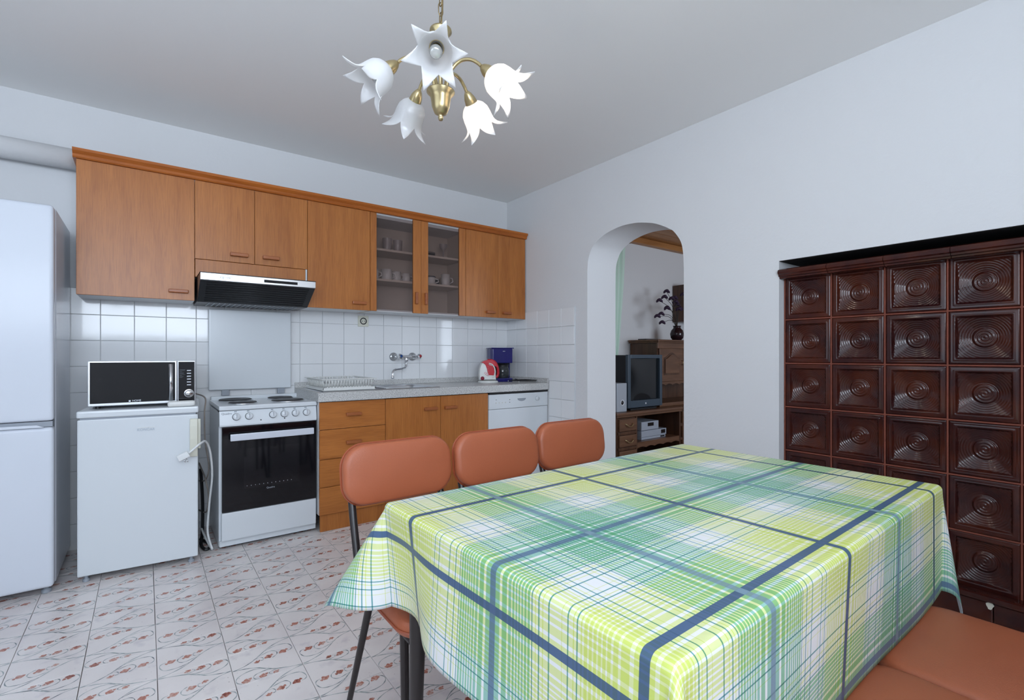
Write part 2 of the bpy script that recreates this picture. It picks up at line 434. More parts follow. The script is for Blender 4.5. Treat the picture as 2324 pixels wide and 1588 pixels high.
def frosted():
    m = bpy.data.materials.new('frosted_glass'); m.use_nodes = True; nt = m.node_tree
    for n in list(nt.nodes): nt.nodes.remove(n)
    out = nt.nodes.new('ShaderNodeOutputMaterial')
    d = nt.nodes.new('ShaderNodeBsdfDiffuse'); d.inputs[0].default_value = (0.90, 0.90, 0.91, 1)
    t = nt.nodes.new('ShaderNodeBsdfTranslucent'); t.inputs[0].default_value = (0.94, 0.93, 0.92, 1)
    mx = nt.nodes.new('ShaderNodeMixShader'); mx.inputs[0].default_value = 0.55
    gl = nt.nodes.new('ShaderNodeBsdfGlossy'); gl.inputs[0].default_value = (1, 1, 1, 1); gl.inputs['Roughness'].default_value = 0.3
    m2 = nt.nodes.new('ShaderNodeMixShader'); m2.inputs[0].default_value = 0.06
    nt.links.new(d.outputs[0], mx.inputs[1]); nt.links.new(t.outputs[0], mx.inputs[2])
    nt.links.new(mx.outputs[0], m2.inputs[1]); nt.links.new(gl.outputs[0], m2.inputs[2]); nt.links.new(m2.outputs[0], out.inputs[0])
    MATS['frosted_glass'] = m
    m = bpy.data.materials.new('reeded_glass'); m.use_nodes = True; nt = m.node_tree
    for n in list(nt.nodes): nt.nodes.remove(n)
    out = nt.nodes.new('ShaderNodeOutputMaterial')
    tr = nt.nodes.new('ShaderNodeBsdfTransparent'); tr.inputs[0].default_value = (0.86, 0.82, 0.81, 1)
    p = nt.nodes.new('ShaderNodeBsdfPrincipled'); p.inputs['Base Color'].default_value = (0.10, 0.09, 0.09, 1); p.inputs['Roughness'].default_value = 0.22
    mx = nt.nodes.new('ShaderNodeMixShader'); mx.inputs[0].default_value = 0.14
    nt.links.new(tr.outputs[0], mx.inputs[1]); nt.links.new(p.outputs[0], mx.inputs[2]); nt.links.new(mx.outputs[0], out.inputs[0])
    MATS['reeded_glass'] = m
    m = bpy.data.materials.new('lit_bulb'); m.use_nodes = True; p = m.node_tree.nodes['Principled BSDF']
    p.inputs['Emission Color'].default_value = (1.0, 0.86, 0.66, 1); p.inputs['Emission Strength'].default_value = 6
    MATS['lit_bulb'] = m
frosted()

# ================================================================== the room shell
XL, YR, ZC, TH = -4.30, -4.90, 2.51, 0.32
b = B(); b.box(XL - .15, .0, YR - .15, .15, -.12, -.006); floor = struct(b, 'floor', 'floor_grout')
b = B(); b.box(XL - .15, .0, YR - .15, .15, ZC, ZC + .12); struct(b, 'ceiling', 'ceiling_paint')
b = B(); b.box(XL - .15, TH, 0, .15, -.0055, ZC); wall_back = struct(b, 'wall_back', 'plaster')
b = B()   # left wall with the big window
b.box(XL - .15, XL, YR, -3.70, -.0055, ZC); b.box(XL - .15, XL, -1.80, 0, -.0055, ZC)
b.box(XL - .15, XL, -3.70, -1.80, -.0055, .88); b.box(XL - .15, XL, -3.70, -1.80, 2.22, ZC); struct(b, 'wall_left', 'plaster')
b = B()   # rear wall with the high window
b.box(XL, -4.10, YR - .15, YR, -.0055, ZC); b.box(-1.90, TH, YR - .15, YR, -.0055, ZC)
b.box(-4.10, -1.90, YR - .15, YR, -.0055, 1.20); b.box(-4.10, -1.90, YR - .15, YR, 2.43, ZC); struct(b, 'wall_rear', 'plaster')
def window_frame(name, horizontal, a0, a1, z0, z1, pos):
    root = bpy.data.objects.new(name, None); C.objects.link(root); root['kind'] = 'structure'; WM[root.name] = Matrix.Identity(4)
    def bar(u0, u1, w0, w1):
        q = B()
        if horizontal: q.box(u0, u1, pos - .03, pos + .03, w0, w1, .006)
        else: q.box(pos - .03, pos + .03, u0, u1, w0, w1, .006)
        part(q, 'sash_bar', 'enamel_white', root)
    mid = (a0 + a1) / 2
    bar(a0, a0 + .06, z0, z1); bar(a1 - .06, a1, z0, z1); bar(mid - .05, mid + .05, z0, z1)
    for w0, w1 in ((z0, z0 + .06), (z1 - .06, z1)):
        bar(a0 + .061, mid - .051, w0, w1); bar(mid + .051, a1 - .061, w0, w1)
window_frame('window_1', False, -3.69, -1.81, .89, 2.21, XL - .08)
window_frame('window_2', True, -4.09, -1.91, 1.21, 2.42, YR - .08)

# arch wall: solid blocks around the arched passage and the stove niche
NY0, NY1, NZ = -3.95, -2.448, 1.592
ARCH = [(-1.037, 1.66), (-1.039, 1.75), (-1.050, 1.83), (-1.092, 1.908), (-1.16, 1.955), (-1.246, 1.987), (-1.37, 2.006), (-1.487, 2.002),
        (-1.561, 1.989), (-1.640, 1.968), (-1.703, 1.941), (-1.765, 1.906), (-1.803, 1.877), (-1.851, 1.806), (-1.868, 1.728), (-1.873, 1.63)]
def catmull(pts, n=5):
    P = [Vector(p) for p in pts]; P = [2 * P[0] - P[1]] + P + [2 * P[-1] - P[-2]]; out = []
    for i in range(1, len(P) - 2):
        for k in range(n):
            t = k / n
            out.append(tuple(.5 * ((2 * P[i]) + (P[i+1] - P[i-1]) * t + (2 * P[i-1] - 5 * P[i] + 4 * P[i+1] - P[i+2]) * t * t + (3 * P[i] - P[i-1] - 3 * P[i+1] + P[i+2]) * t ** 3)))
    return out + [tuple(P[-2])]
ARCH = catmull(ARCH)
b = B()
b.box(0, TH, -1.037, 0, -.0055, ZC); b.box(0, TH, NY1, -1.873, -.0055, ZC)
b.prism([(-1.037, ZC)] + ARCH + [(-1.873, ZC)], 0, TH, 'yz')
b.box(0, TH, NY0, NY1, NZ, ZC); b.box(0, TH, YR, NY0, -.0055, ZC)
b.box(.46, .52, NY0 - .2, NY1 + .2, -.0055, NZ + .2)
b.box(TH, .46, NY1, NY1 + .2, -.0055, NZ + .2); b.box(TH, .46, NY0 - .2, NY0, -.0055, NZ + .2); b.box(TH, .46, NY0, NY1, NZ, NZ + .2)
wall_right = struct(b, 'wall_right', 'plaster_rough', smooth=True)
wall_right.data.set_sharp_from_angle(angle=math.radians(22))
b = B(); b.box(.004, .46, NY0, NY1 - .001, NZ - .003, NZ - .0005); part(b, 'niche_soffit', 'flat_black', wall_right)  # near-black sheet covering the underside of the niche top
b = B(); b.box(.452, .4595, NY0, NY1, 1.3, NZ - .004); part(b, 'niche_back', 'flat_black', wall_right)  # near-black sheet across the upper back of the niche

# ------------------------------------------------------------------ white wall tiles, one object each
CP, RP = 0.1546, 0.1475
def tile_mesh(w, h):
    q = B(); q.box(-w / 2, w / 2, -.006, 0, -h / 2, h / 2, .0016, 1)
    bmesh.ops.recalc_face_normals(q.bm, faces=q.bm.faces[:])
    me = bpy.data.meshes.new('wall_tile'); q.bm.to_mesh(me); q.bm.free(); me.materials.append(MATS['wall_tile']); return me
TM = tile_mesh(CP - .0022, RP - .0022); TM_END = tile_mesh(.123 - .0022, RP - .0022); TM_SIDE = tile_mesh(.1505 - .0022, RP - .0022)
def put_tile(me, parent, loc, rz=0):
    o = bpy.data.objects.new('wall_tile', me); C.objects.link(o); o.parent = parent
    j = random.uniform(-.0022, .0022)
    o.location = loc; o.rotation_euler = (random.uniform(-.0016, .0016), 0, rz + j)
b = B(); b.box(-3.38, 0, -.0022, -.0001, 0, 1.4695); part(b, 'grout_bed', 'grout', wall_back)
b = B(); b.box(-.0022, -.0001, -.903, -.003, 0, 1.4695); part(b, 'grout_bed', 'grout', wall_right)
for r in range(10):
    zc = 1.4695 - (r + .5) * RP
    for k in range(-1, 21):
        x1 = -.123 - CP * k; x0 = x1 - CP; x1 = min(x1, 0); xc = (x0 + x1) / 2
        if zc < .86 and xc > -1.86: continue
        if -.62 < x0 and zc > 1.43 and False: continue
        put_tile(TM_END if k < 0 else TM, wall_back, ((-.123 / 2) if k < 0 else xc, -.0022, zc))
    for k in range(6):
        yc = -(k + .5) * .1505
        if zc < .86 and yc > -.6: continue
        put_tile(TM_SIDE, wall_right, (-.0022, yc, zc), -PI / 2)
b = B(); b.box(-.007, 0, -.909, -.9035, 0, 1.474, .001); part(b, 'tile_edge_strip', 'enamel_white', wall_right)

# ------------------------------------------------------------------ printed floor tiles
FP, GP = 0.2068, 0.2087
def smooth_line(pts, n=6):
    P = [Vector((p[0], p[1])) for p in pts]; P = [2 * P[0] - P[1]] + P + [2 * P[-1] - P[-2]]; out = []
    for i in range(1, len(P) - 2):
        for k in range(n):
            t = k / n
            out.append(.5 * ((2 * P[i]) + (P[i+1] - P[i-1]) * t + (2 * P[i-1] - 5 * P[i] + 4 * P[i+1] - P[i+2]) * t * t + (3 * P[i] - P[i-1] - 3 * P[i+1] + P[i+2]) * t ** 3))
    out.append(P[-2]); return out
STEMS = [([(0, 0), (.11, .02), (.28, .08), (.40, .15), (.53, .27), (.66, .39), (.79, .47), (.92, .51), (1, .52)], .0040),
         ([(0, 1), (.14, .955), (.33, .885), (.44, .82), (.5, .77), (.58, .70), (.66, .635), (.80, .57), (.92, .535), (1, .52)], .0040),
         ([(.45, .20), (.40, .18), (.31, .15), (.20, .15), (.10, .18), (.05, .25), (.03, .35), (.06, .41), (.12, .43)], .0035),
         ([(.56, .31), (.51, .30), (.41, .27), (.34, .28), (.29, .34), (.29, .41), (.33, .46), (.38, .49)], .0035),
         ([(.67, .40), (.64, .37), (.56, .36), (.52, .40), (.52, .46), (.56, .47)], .0030),
         ([(.52, .755), (.55, .74), (.69, .67), (.83, .68), (.93, .73), (.985, .81), (.975, .90), (.92, .96)], .0035),
         ([(.38, .86), (.41, .85), (.52, .80), (.64, .81), (.71, .84), (.74, .89), (.72, .955), (.67, .975)], .0035),
         ([(.32, .89), (.36, .88), (.44, .875), (.49, .89), (.51, .92), (.47, .965)], .0030)]
FLOWERS = [(.19, .40, .062), (.43, .415, .058), (.62, .47, .040), (.85, .915, .062), (.60, .925, .055), (.41, .94, .040)]
def floor_tile_bm(bm, ox, oy, rot, z0=-.006, rnd=random.Random(3)):
    w, h = FP - .0018, GP - .0018
    def P(u, v, z):
        x, y = u * w - w / 2, v * h - h / 2
        if rot: x, y = -x, -y
        return (ox + x, oy + y, z)
    c = [P(0, 0, z0), P(1, 0, z0), P(1, 1, z0), P(0, 1, z0)]; e = .003
    t = [P(e, e, 0), P(1 - e, e, 0), P(1 - e, 1 - e, 0), P(e, 1 - e, 0)]
    m_ = [P(0, 0, -.0006), P(1, 0, -.0006), P(1, 1, -.0006), P(0, 1, -.0006)]
    A, T, M_ = [[bm.verts.new(p) for p in q] for q in (c, t, m_)]
    bm.faces.new(T)
    for k in range(4):
        bm.faces.new((M_[k], M_[(k+1) % 4], T[(k+1) % 4], T[k])); bm.faces.new((A[k], A[(k+1) % 4], M_[(k+1) % 4], M_[k]))
    for i, (pts, wd) in enumerate(STEMS):
        L = smooth_line([(min(.992, max(.008, p[0])), min(.992, max(.008, p[1]))) for p in pts], 4); rows = []
        for j, p in enumerate(L):
            d = (L[min(j+1, len(L)-1)] - L[max(j-1, 0)]); d = Vector((d.x * w, d.y * h)).normalized(); nrm = Vector((-d.y, d.x))
            f = wd / 2 * (0.75 + .35 * math.sin(j * .9 + i)); z = .00018 + .00002 * i
            rows.append((bm.verts.new(P(p.x + nrm.x * f / w, p.y + nrm.y * f / h, z)), bm.verts.new(P(p.x - nrm.x * f / w, p.y - nrm.y * f / h, z))))
        for (a0, a1), (b0, b1) in zip(rows, rows[1:]):
            bm.faces.new((a1, b1, b0, a0)).material_index = 1
    for i, (u, v, r) in enumerate(FLOWERS):
        for k, (du, dv, s_) in enumerate(((.55, .25, .62), (-.25, .55, .62), (.05, -.35, .60), (-.95, -.45, .42))):
            cu, cv, rr = u + du * r, min(.975, v + dv * r * .8), r * s_; z = .0004 + .00003 * (k + i * 4)
            vs = []
            for q in range(10):
                an = 2 * PI * q / 10; rd = rr * (1 + .18 * math.sin(3 * an + i + k * 2))
                vs.append(bm.verts.new(P(cu + rd * math.cos(an), min(.99, cv + rd * math.sin(an)), z)))
            bm.faces.new(vs).material_index = 2
def finish_floor(bm, name):
    bmesh.ops.recalc_face_normals(bm, faces=bm.faces[:])
    for f in bm.faces:
        if f.normal.z < -.5: f.normal_flip()
    me = bpy.data.meshes.new(name); bm.to_mesh(me); bm.free()
    for m in ('floor_tile', 'stem_print', 'flower_print'): me.materials.append(MATS[m])
    return me
bm = bmesh.new(); floor_tile_bm(bm, 0, 0, False); FT = finish_floor(bm, 'floor_tile')
rest = bmesh.new()
fwd = Vector((math.sin(YAW), math.cos(YAW))); rgt = Vector((math.cos(YAW), -math.sin(YAW)))
for i in range(-8, 13):
    for j in range(-18, 6):
        xc = -2.667 + (i + .5) * FP; yc = -1.226 + (j + .5) * GP
        if not (XL - .05 < xc < .05 and YR - .05 < yc < .02): continue
        v = Vector((xc + 2.699, yc + 3.676)); dep = v.dot(fwd)
        inview = dep > .3 and -1210 < v.dot(rgt) / dep * 1109 < 1250 and 1.09 / dep * 1109 < 960
        if xc > -1.80 and yc > -.62: inview = False
        if inview and v.dot(rgt) / dep * 1109 < 250:
            o = bpy.data.objects.new('floor_tile', FT); C.objects.link(o); o.parent = floor
            o.location = (xc + random.uniform(-.0004, .0004), yc + random.uniform(-.0004, .0004), random.uniform(-.0006, 0))
            o.rotation_euler = (0, 0, PI if i % 2 else 0)
        elif xc < 0 - .08 and yc < -.05:
            floor_tile_bm(rest, xc, yc, bool(i % 2))
o = bpy.data.objects.new('far_floor_tiles', finish_floor(rest, 'far_floor_tiles')); C.objects.link(o); o.parent = floor; o['kind'] = 'stuff'

# ------------------------------------------------------------------ living room beyond the arch
b = B(); b.box(TH, 4.35, -4.2, .15, -.12, -.006); struct(b, 'floor_living', 'walnut_h')
b = B(); b.box(0.001, TH - .001, -1.873, -1.037, -.12, -.0058); struct(b, 'trim_1', 'walnut_h')
b = B(); b.box(TH + .001, 4.35, 0, .15, -.0055, 2.60); struct(b, 'wall_living_back', 'plaster')
b = B(); b.box(4.2, 4.35, -4.05, 0, -.0055, 2.60); struct(b, 'wall_living_side', 'plaster')
b = B(); b.box(TH + .001, 1.3, -4.2, -4.05, -.0055, 2.6); b.box(3.1, 4.35, -4.2, -4.05, -.0055, 2.6)
b.box(1.3, 3.1, -4.2, -4.05, -.0055, .8); b.box(1.3, 3.1, -4.2, -4.05, 2.2, 2.6); struct(b, 'wall_living_front', 'plaster')
b = B(); b.box(TH + .001, 4.2, -4.05, -.0005, 2.47, 2.60); cl = struct(b, 'ceiling_living', 'pine_ceiling')
q = B(); q.box(TH + .002, 4.19, -.143, 0, 2.445, 2.469, .004)
pm = None
for k in range(26):
    if pm is None:
        o = part(q, 'ceiling_plank', 'pine_ceiling', cl); pm = o.data
    else:
        o = bpy.data.objects.new('ceiling_plank', pm); C.objects.link(o); o.parent = cl
    o.location = (0, -.003 - .150 * k, 0)
b = B(); b.box(TH + .003, 4.19, -.075, -.001, 2.375, 2.444, .008); struct(b, 'trim_2', 'pine_ceiling')
window_frame('window_3', True, 1.31, 3.09, .81, 2.19, -4.13)

# ================================================================== kitchen: wall cabinets
YF, YB, ZB, ZT = -.290, -.010, 1.408, 2.112
def bar_handle(x0, x1, z0, z1, yf, parent, name='handle'):
    q = B(); q.box(x0, x1, yf - .026, yf, z0, z1, .004); return part(q, name, 'handle_wood', parent)
def wall_cab(x0, x1, label, doors, z0=ZB, z1=ZT, grp='oak wall cabinets above the worktop'):
    t = thing('wall_cabinet', label, 'cabinet', ((x0 + x1) / 2, YB, z0), group=grp)
    q = B(); q.box(x0 + .0008, x1 - .0008, YF + .019, YB, z0 + .001, z1 - .002); part(q, 'body', 'carcass_white', t)
    for (d0, d1, hx0, hx1, hz0, hz1) in doors:
        q = B(); q.box(d0 + .0012, d1 - .0012, YF, YF + .018, z0, z1, .0012, 1); d = part(q, 'door', 'oak_v', t)
        bar_handle(hx0, hx1, hz0, hz1, YF, d)
    return t
wall_cab(-2.988, -2.469, 'wide oak wall cabinet at the left end beside the flue pipe', [(-2.988, -2.469, -2.595, -2.500, 1.447, 1.466)])
wall_cab(-2.469, -1.844, 'short two-door oak wall cabinet above the cooker hood', [(-2.469, -2.156, -2.290, -2.193, 1.690, 1.712), (-2.156, -1.844, -2.112, -2.017, 1.692, 1.714)], z0=1.655)
wall_cab(-1.844, -1.420, 'single-door oak wall cabinet between the hood and the glass doors', [(-1.844, -1.420, -1.550, -1.452, 1.446, 1.467)])
wall_cab(-.625, -.012, 'two-door oak wall cabinet in the corner by the arch wall', [(-.625, -.303, -.432, -.345, 1.441, 1.460), (-.303, -.012, -.262, -.178, 1.441, 1.460)])

# glass-door cabinet with shelves
t = thing('glass_cabinet', 'oak wall cabinet with two reeded glass doors and cups inside', 'cabinet', (-1.02, YB, ZB), group='oak wall cabinets above the worktop')
x0, x1 = -1.4195, -.6255
q = B(); q.box(x0, x0 + .017, YF + .019, YB, ZB, ZT - .002); q.box(x1 - .017, x1, YF + .019, YB, ZB, ZT - .002)
q.box(x0 + .017, x1 - .017, YB - .006, YB, ZB, ZT - .002); part(q, 'body', 'carcass_edge', t)
q = B(); q.box(x0 + .017, x1 - .017, YF + .020, YB - .007, ZB, ZB + .016, .001); part(q, 'bottom_panel', 'carcass_white', t)
q = B(); q.box(x0 + .017, x1 - .017, YF + .020, YB - .007, ZT - .030, ZT - .012, .001); part(q, 'top_panel', 'carcass_white', t)
SH1, SH2 = 1.868, 1.648
for z in (SH1, SH2):
    q = B(); q.box(x0 + .018, x1 - .018, YF + .028, YB - .008, z - .016, z, .001); part(q, 'shelf', 'carcass_edge', t)
for (a0, a1, g0, g1, hx) in ((-1.418, -1.022, -1.372, -1.087, -1.064), (-1.020, -.627, -.962, -.686, -.986)):
    q = B(); q.box(a0, g0, YF, YF + .018, ZB, ZT, .0015, 1); d = part(q, 'door', 'oak_v', t)
    q = B(); q.box(g1, a1, YF, YF + .018, ZB, ZT, .0015, 1); part(q, 'stile', 'oak_v', d)
    q = B()
    n = 30; dx = (g1 - g0 - .0004) / n
    prof = []
    for k in range(n * 4 + 1):
        u = g0 + .0002 + dx * k / 4; prof.append((u, YF + .0065 - .0016 * abs(math.sin(PI * k / 4))))
    prof += [(g1 - .0002, YF + .0105), (g0 + .0002, YF + .0105)]
    q.prism(prof, ZB + .004, ZT - .012, 'xy'); part(q, 'glass_pane', 'reeded_glass', d)
    q = B(); q.box(hx - .0095, hx + .0095, YF - .024, YF, 1.475, 1.566, .005); part(q, 'handle', 'handle_wood', d)

# dishes behind the glass
def mug(x, y, z, r, h, label, m='mug_white', rim=None, handle=True):
    t = thing('mug', label, 'mug', (x, y, z), group='cups and dishes in the glass cabinet')
    q = B(); q.lathe([(0, 0), (r * .82, 0), (r * .95, h * .08), (r, h * .4), (r, h), (r - .004, h), (r - .006, h * .15), (0, h * .1)], (x, y, z), n=20); part(q, 'cup', m, t)
    if handle:
        q = B(); q.tube([(x + r * .9, y - .01, z + h * .75), (x + r * 1.5, y - .018, z + h * .7), (x + r * 1.6, y - .02, z + h * .45), (x + r * .9, y - .01, z + h * .25)], .0045, 8); part(q, 'handle', m, t)
    if rim:
        q = B(); q.tube([(x + r * 1.01 * math.cos(a), y + r * 1.01 * math.sin(a), z + h - .006) for a in [2 * PI * k / 20 for k in range(21)]], .005, 6, False); part(q, 'rim_band', rim, t)
mug(-1.345, -.17, SH2, .032, .082, 'white cup at the left edge of the lower shelf behind glass')
mug(-1.245, -.16, SH2, .040, .088, 'larger white mug second from left on lower glass cabinet shelf')
mug(-1.160, -.15, SH2, .034, .080, 'white mug third from left on lower glass cabinet shelf')
mug(-1.085, -.16, SH2, .030, .072, 'white cup beside the middle stile on lower cabinet shelf')
mug(-.885, -.16, SH2, .045, .072, 'squat white cup with a dark rim behind right glass door', rim='mug_dark')
mug(-.800, -.10, SH2, .034, .060, 'dark cup between two white cups behind right glass door', m='mug_dark', handle=False)
mug(-.740, -.16, SH2, .036, .100, 'tall white mug at the right end of lower shelf')
def tumbler(x, y, z, r, h, label, m='glassware'):
    q = B(); q.lathe([(0, 0), (r * .8, 0), (r, h), (r - .002, h), (r * .78, .004), (0, .004)], (x, y, z), n=18)
    solo(q, 'drinking_glass', m, label, 'glass', (x, y, z), 'cups and dishes in the glass cabinet', smooth=True)
tumbler(-1.235, -.15, SH1, .036, .105, 'tall glass tumbler left of its pair on the upper shelf')
tumbler(-1.150, -.15, SH1, .036, .100, 'tall glass tumbler right of its pair on the upper shelf')
q = B(); q.lathe([(0, 0), (.020, 0), (.026, .02), (.024, .045), (0, .052)], (-1.352, -.16, SH1), n=16)
solo(q, 'lemon', 'lime_plastic', 'small yellow lemon shaped container on the upper shelf', 'container', (-1.352, -.16, SH1), smooth=True)
for k in range(3):
    z = SH1 + .013 * k
    q = B(); q.lathe([(0, 0), (.03, 0), (.066, .008), (.070, .0115), (.062, .0115), (.028, .004), (0, .004)], (-.905, -.15, z), n=24)
    solo(q, 'saucer', 'mug_dark' if k == 1 else 'glassware', ('bottom', 'dark middle', 'top')[k] + ' saucer of the small stack on the upper shelf', 'saucer', (-.905, -.15, z), 'stacked saucers', smooth=True)
q = B(); q.lathe([(0, 0), (.026, 0), (.012, .012), (.006, .03), (.006, .075), (.030, .10), (.034, .125), (.032, .125), (.028, .10), (0, .08)], (-.755, -.15, SH1), n=18)
solo(q, 'dessert_glass', 'glassware', 'stemmed dessert glass at the right end of the upper shelf', 'glass', (-.755, -.15, SH1), smooth=True)

# cornice along the top
b = B()
b.prism([(-.278, 2.113), (-.300, 2.113), (-.306, 2.119), (-.306, 2.132), (-.322, 2.146), (-.322, 2.160), (-.278, 2.160)], -3.000, -.0065, 'yz')
b.box(-3.000, -2.980, -.277, -.012, 2.113, 2.160)
solo(b, 'cornice', 'oak_cornice', 'orange brown wooden cornice along the top of the wall cabinets', 'cornice', (-1.5, -.29, 2.113))

# fascia panel and cooker hood
t = thing('cooker_hood', 'slim cooker hood with steel front strip and black grille', 'hood', (-2.156, YB, 1.40))
q = B(); q.box(-2.467, -1.858, YF - .002, YF + .016, 1.548, 1.652, .001, 1); part(q, 'fascia_panel', 'oak_v', t)
q = B(); q.box(-1.856, -1.847, YF + .001, YF + .010, 1.46, 1.654); part(q, 'side_edge', 'enamel_white', t)
q = B(); q.prism([(-.485, 1.545), (-.485, 1.505), (-.300, 1.402), (-.02, 1.402), (-.02, 1.530), (-.291, 1.546)], -2.458, -1.848, 'yz', .002); part(q, 'body', 'black_plastic', t)
q = B(); q.box(-2.458, -1.848, -.500, -.4855, 1.508, 1.548, .002, 1); fr = part(q, 'front_strip', 'steel_brushed', t)
q = B(); q.box(-2.140, -1.955, -.5022, -.4998, 1.519, 1.535, .0008, 1); part(q, 'control_slot', 'black_gloss', fr)
q = B(); q.box(-2.460, -1.846, -.500, -.30, 1.5485, 1.5515, .001, 1); part(q, 'top_edge', 'black_plastic', t)
text('elgorex', 'brand_print', 'seam_dark', fr, (-2.338, -.5008, 1.529), .017)
q = B()
q.tube([(-2.338 + .034 * math.cos(a), -.5012, 1.529 + .012 * math.sin(a)) for a in [PI * (0.05 + .5 * k / 8) for k in range(9)]], .0007, 5)
q.tube([(-2.338 + .034 * math.cos(a), -.5012, 1.529 + .012 * math.sin(a)) for a in [PI * (1.05 + .5 * k / 8) for k in range(9)]], .0007, 5); part(q, 'logo_swoosh', 'seam_dark', fr)
d = Vector((0, -.300 + .485, 1.402 - 1.505)); dn = d.normalized(); nn = Vector((0, dn.z, -dn.y))
for k in range(9):     # slots of the front grille
    p = Vector((0, -.485, 1.505)) + d * ((k + .7) / 9.6) + nn * .0012
    q = B(); q.tube([(-2.425, p.y, p.z), (-1.882, p.y, p.z)], .0016, 6); part(q, 'grille_bar', 'black_plastic', t)
for k in range(19):
    x = -2.40 + k * .0272
    q = B(); q.box(x, x + .007, -.285, -.06, 1.3985, 1.4035, .001, 1); part(q, 'filter_rib', 'plastic_grey', t)

# flue pipe
q = B(); q.tube([(XL + .01, -.072, 2.168), (-3.0, -.072, 2.168)], .056, 28)
solo(q, 'flue_pipe', 'plaster', 'white painted round flue pipe running along the wall behind fridge', 'pipe', (-3.6, -.072, 2.11))

# ================================================================== base units
BF = -.580
def front(q, x0, x1, z0, z1): q.box(x0 + .0015, x1 - .0015, BF, BF + .018, z0 + .0015, z1 - .0015, .0012, 1)
t = thing('drawer_unit', 'oak base unit with four drawers beside the cooker', 'cabinet', (-1.637, -.29, 0), group='oak base units')
q = B(); q.box(-1.847, -1.426, BF + .019, -.012, .105, .803); part(q, 'body', 'carcass_white', t)
for z0, z1 in ((.630, .801), (.447, .630), (.276, .447), (.106, .276)):
    q = B(); front(q, -1.848, -1.425, z0, z1); d = part(q, 'drawer', 'oak_h', t)
    zm = z0 + (z1 - z0) * .52; bar_handle(-1.688, -1.592, zm - .010, zm + .010, BF, d)
t = thing('sink_unit', 'oak base unit with two doors under the sink', 'cabinet', (-1.014, -.29, 0), group='oak base units')
q = B(); q.box(-1.424, -.605, BF + .019, -.012, .105, .64); part(q, 'body', 'carcass_white', t)
for a0, a1, h0 in ((-1.425, -1.013, -1.147), (-1.013, -.604, -.985)):
    q = B(); front(q, a0, a1, .106, .801); d = part(q, 'door', 'oak_v', t); bar_handle(h0, h0 + .100, .706, .726, BF, d)
q = B(); q.box(-1.838, -.606, -.562, -.545, 0, .104, .001, 1)
solo(q, 'plinth_board', 'oak_v', 'oak plinth board at the floor below the drawers', 'plinth', (-1.22, -.55, 0))

# dishwasher
t = thing('dishwasher', 'white dishwasher under the worktop beside the arch wall', 'dishwasher', (-.303, -.29, 0))
q = B(); q.box(-.601, -.009, -.560, -.02, .02, .785, .004); part(q, 'body', 'enamel_white', t)
q = B(); q.box(-.601, -.009, -.585, -.561, .100, .671, .004); part(q, 'door', 'enamel_white', t)
q = B(); q.box(-.601, -.009, -.588, -.561, .6735, .787, .004); pn = part(q, 'control_panel', 'enamel_white', t)
q = B(); q.prism([(-.285 + .042 * math.cos(a), .744 + .020 * math.sin(a)) for a in [PI + PI * k / 14 for k in range(15)]] + [(-.243, .747), (-.327, .747)], -.5893, -.5875, 'xz'); part(q, 'handle_recess', 'plastic_grey', pn)
q = B(); q.lathe([(0, 0), (.019, 0), (.018, .010), (0, .011)], (-.125, -.588, .737), (0, -1, 0), n=22); part(q, 'knob', 'enamel_white', pn)
for xx, zz in ((-.535, .746), (-.405, .741), (-.405, .721)):
    q = B(); q.box(xx - .003, xx + .003, -.5892, -.5878, zz - .0022, zz + .0022); part(q, 'indicator', 'seam_dark', pn)
for k in range(4):
    q = B(); q.lathe([(0, 0), (.0055, 0), (.005, .003), (0, .0035)], (-.535 + .030 * k, -.588, .722), (0, -1, 0), n=12); part(q, 'button', 'plastic_white', pn)
q = B(); q.box(-.598, -.012, -.54, -.50, 0, .097); part(q, 'kick_plate', 'enamel_white', t)

# worktop with a cut-out for the sink
WT0, WT1 = .806, .860
SX0, SX1, SY0, SY1 = -1.32, -1.03, -.49, -.16
t = thing('worktop', 'speckled grey laminate worktop with upstand along the walls', 'worktop', (-.93, -.3, WT0))
q = B()
q.box(-1.860, SX0, -.600, -.0085, WT0, WT1); q.box(SX1, -.0085, -.600, -.0085, WT0, WT1)
q.box(SX0, SX1, -.600, SY0, WT0, WT1); q.box(SX0, SX1, SY1, -.0085, WT0, WT1); part(q, 'slab', 'laminate', t)
q = B(); q.box(-1.860, -.024, -.0235, -.0085, WT1, WT1 + .040, .003); part(q, 'back_upstand', 'laminate', t)
q = B(); q.box(-.0235, -.0085, -.600, -.0085, WT1, WT1 + .040, .003); part(q, 'side_upstand', 'laminate', t)
q = B(); q.box(-.6, -.012, -.592, -.56, .792, .8055); part(q, 'shadow_gap_strip', 'seam_dark', t)

# sink with drainer
t = thing('sink', 'stainless steel inset sink with drainer behind the dish rack', 'sink', (-1.38, -.32, WT1))
z = WT1 + .0012
q = B()
def ring_rect(x0, x1, y0, y1, zz, r=.05, n=6):
    out = []
    for cx, cy, a0 in ((x1 - r, y1 - r, 0), (x0 + r, y1 - r, PI / 2), (x0 + r, y0 + r, PI), (x1 - r, y0 + r, 1.5 * PI)):
        for k in range(n + 1): out.append((cx + r * math.cos(a0 + PI / 2 * k / n), cy + r * math.sin(a0 + PI / 2 * k / n), zz))
    return out
rings = [ring_rect(-1.825, -.985, -.545, -.085, WT1 + .0003, .03), ring_rect(-1.822, -.988, -.542, -.088, WT1 + .0045, .03), ring_rect(-1.81, -1.00, -.53, -.10, WT1 + .002, .03)]
rv = [[q.bm.verts.new(p) for p in rg] for rg in rings]
for a, c in zip(rv, rv[1:]):
    for k in range(len(a)): q.bm.faces.new((a[k], a[(k+1) % len(a)], c[(k+1) % len(a)], c[k])).smooth = True
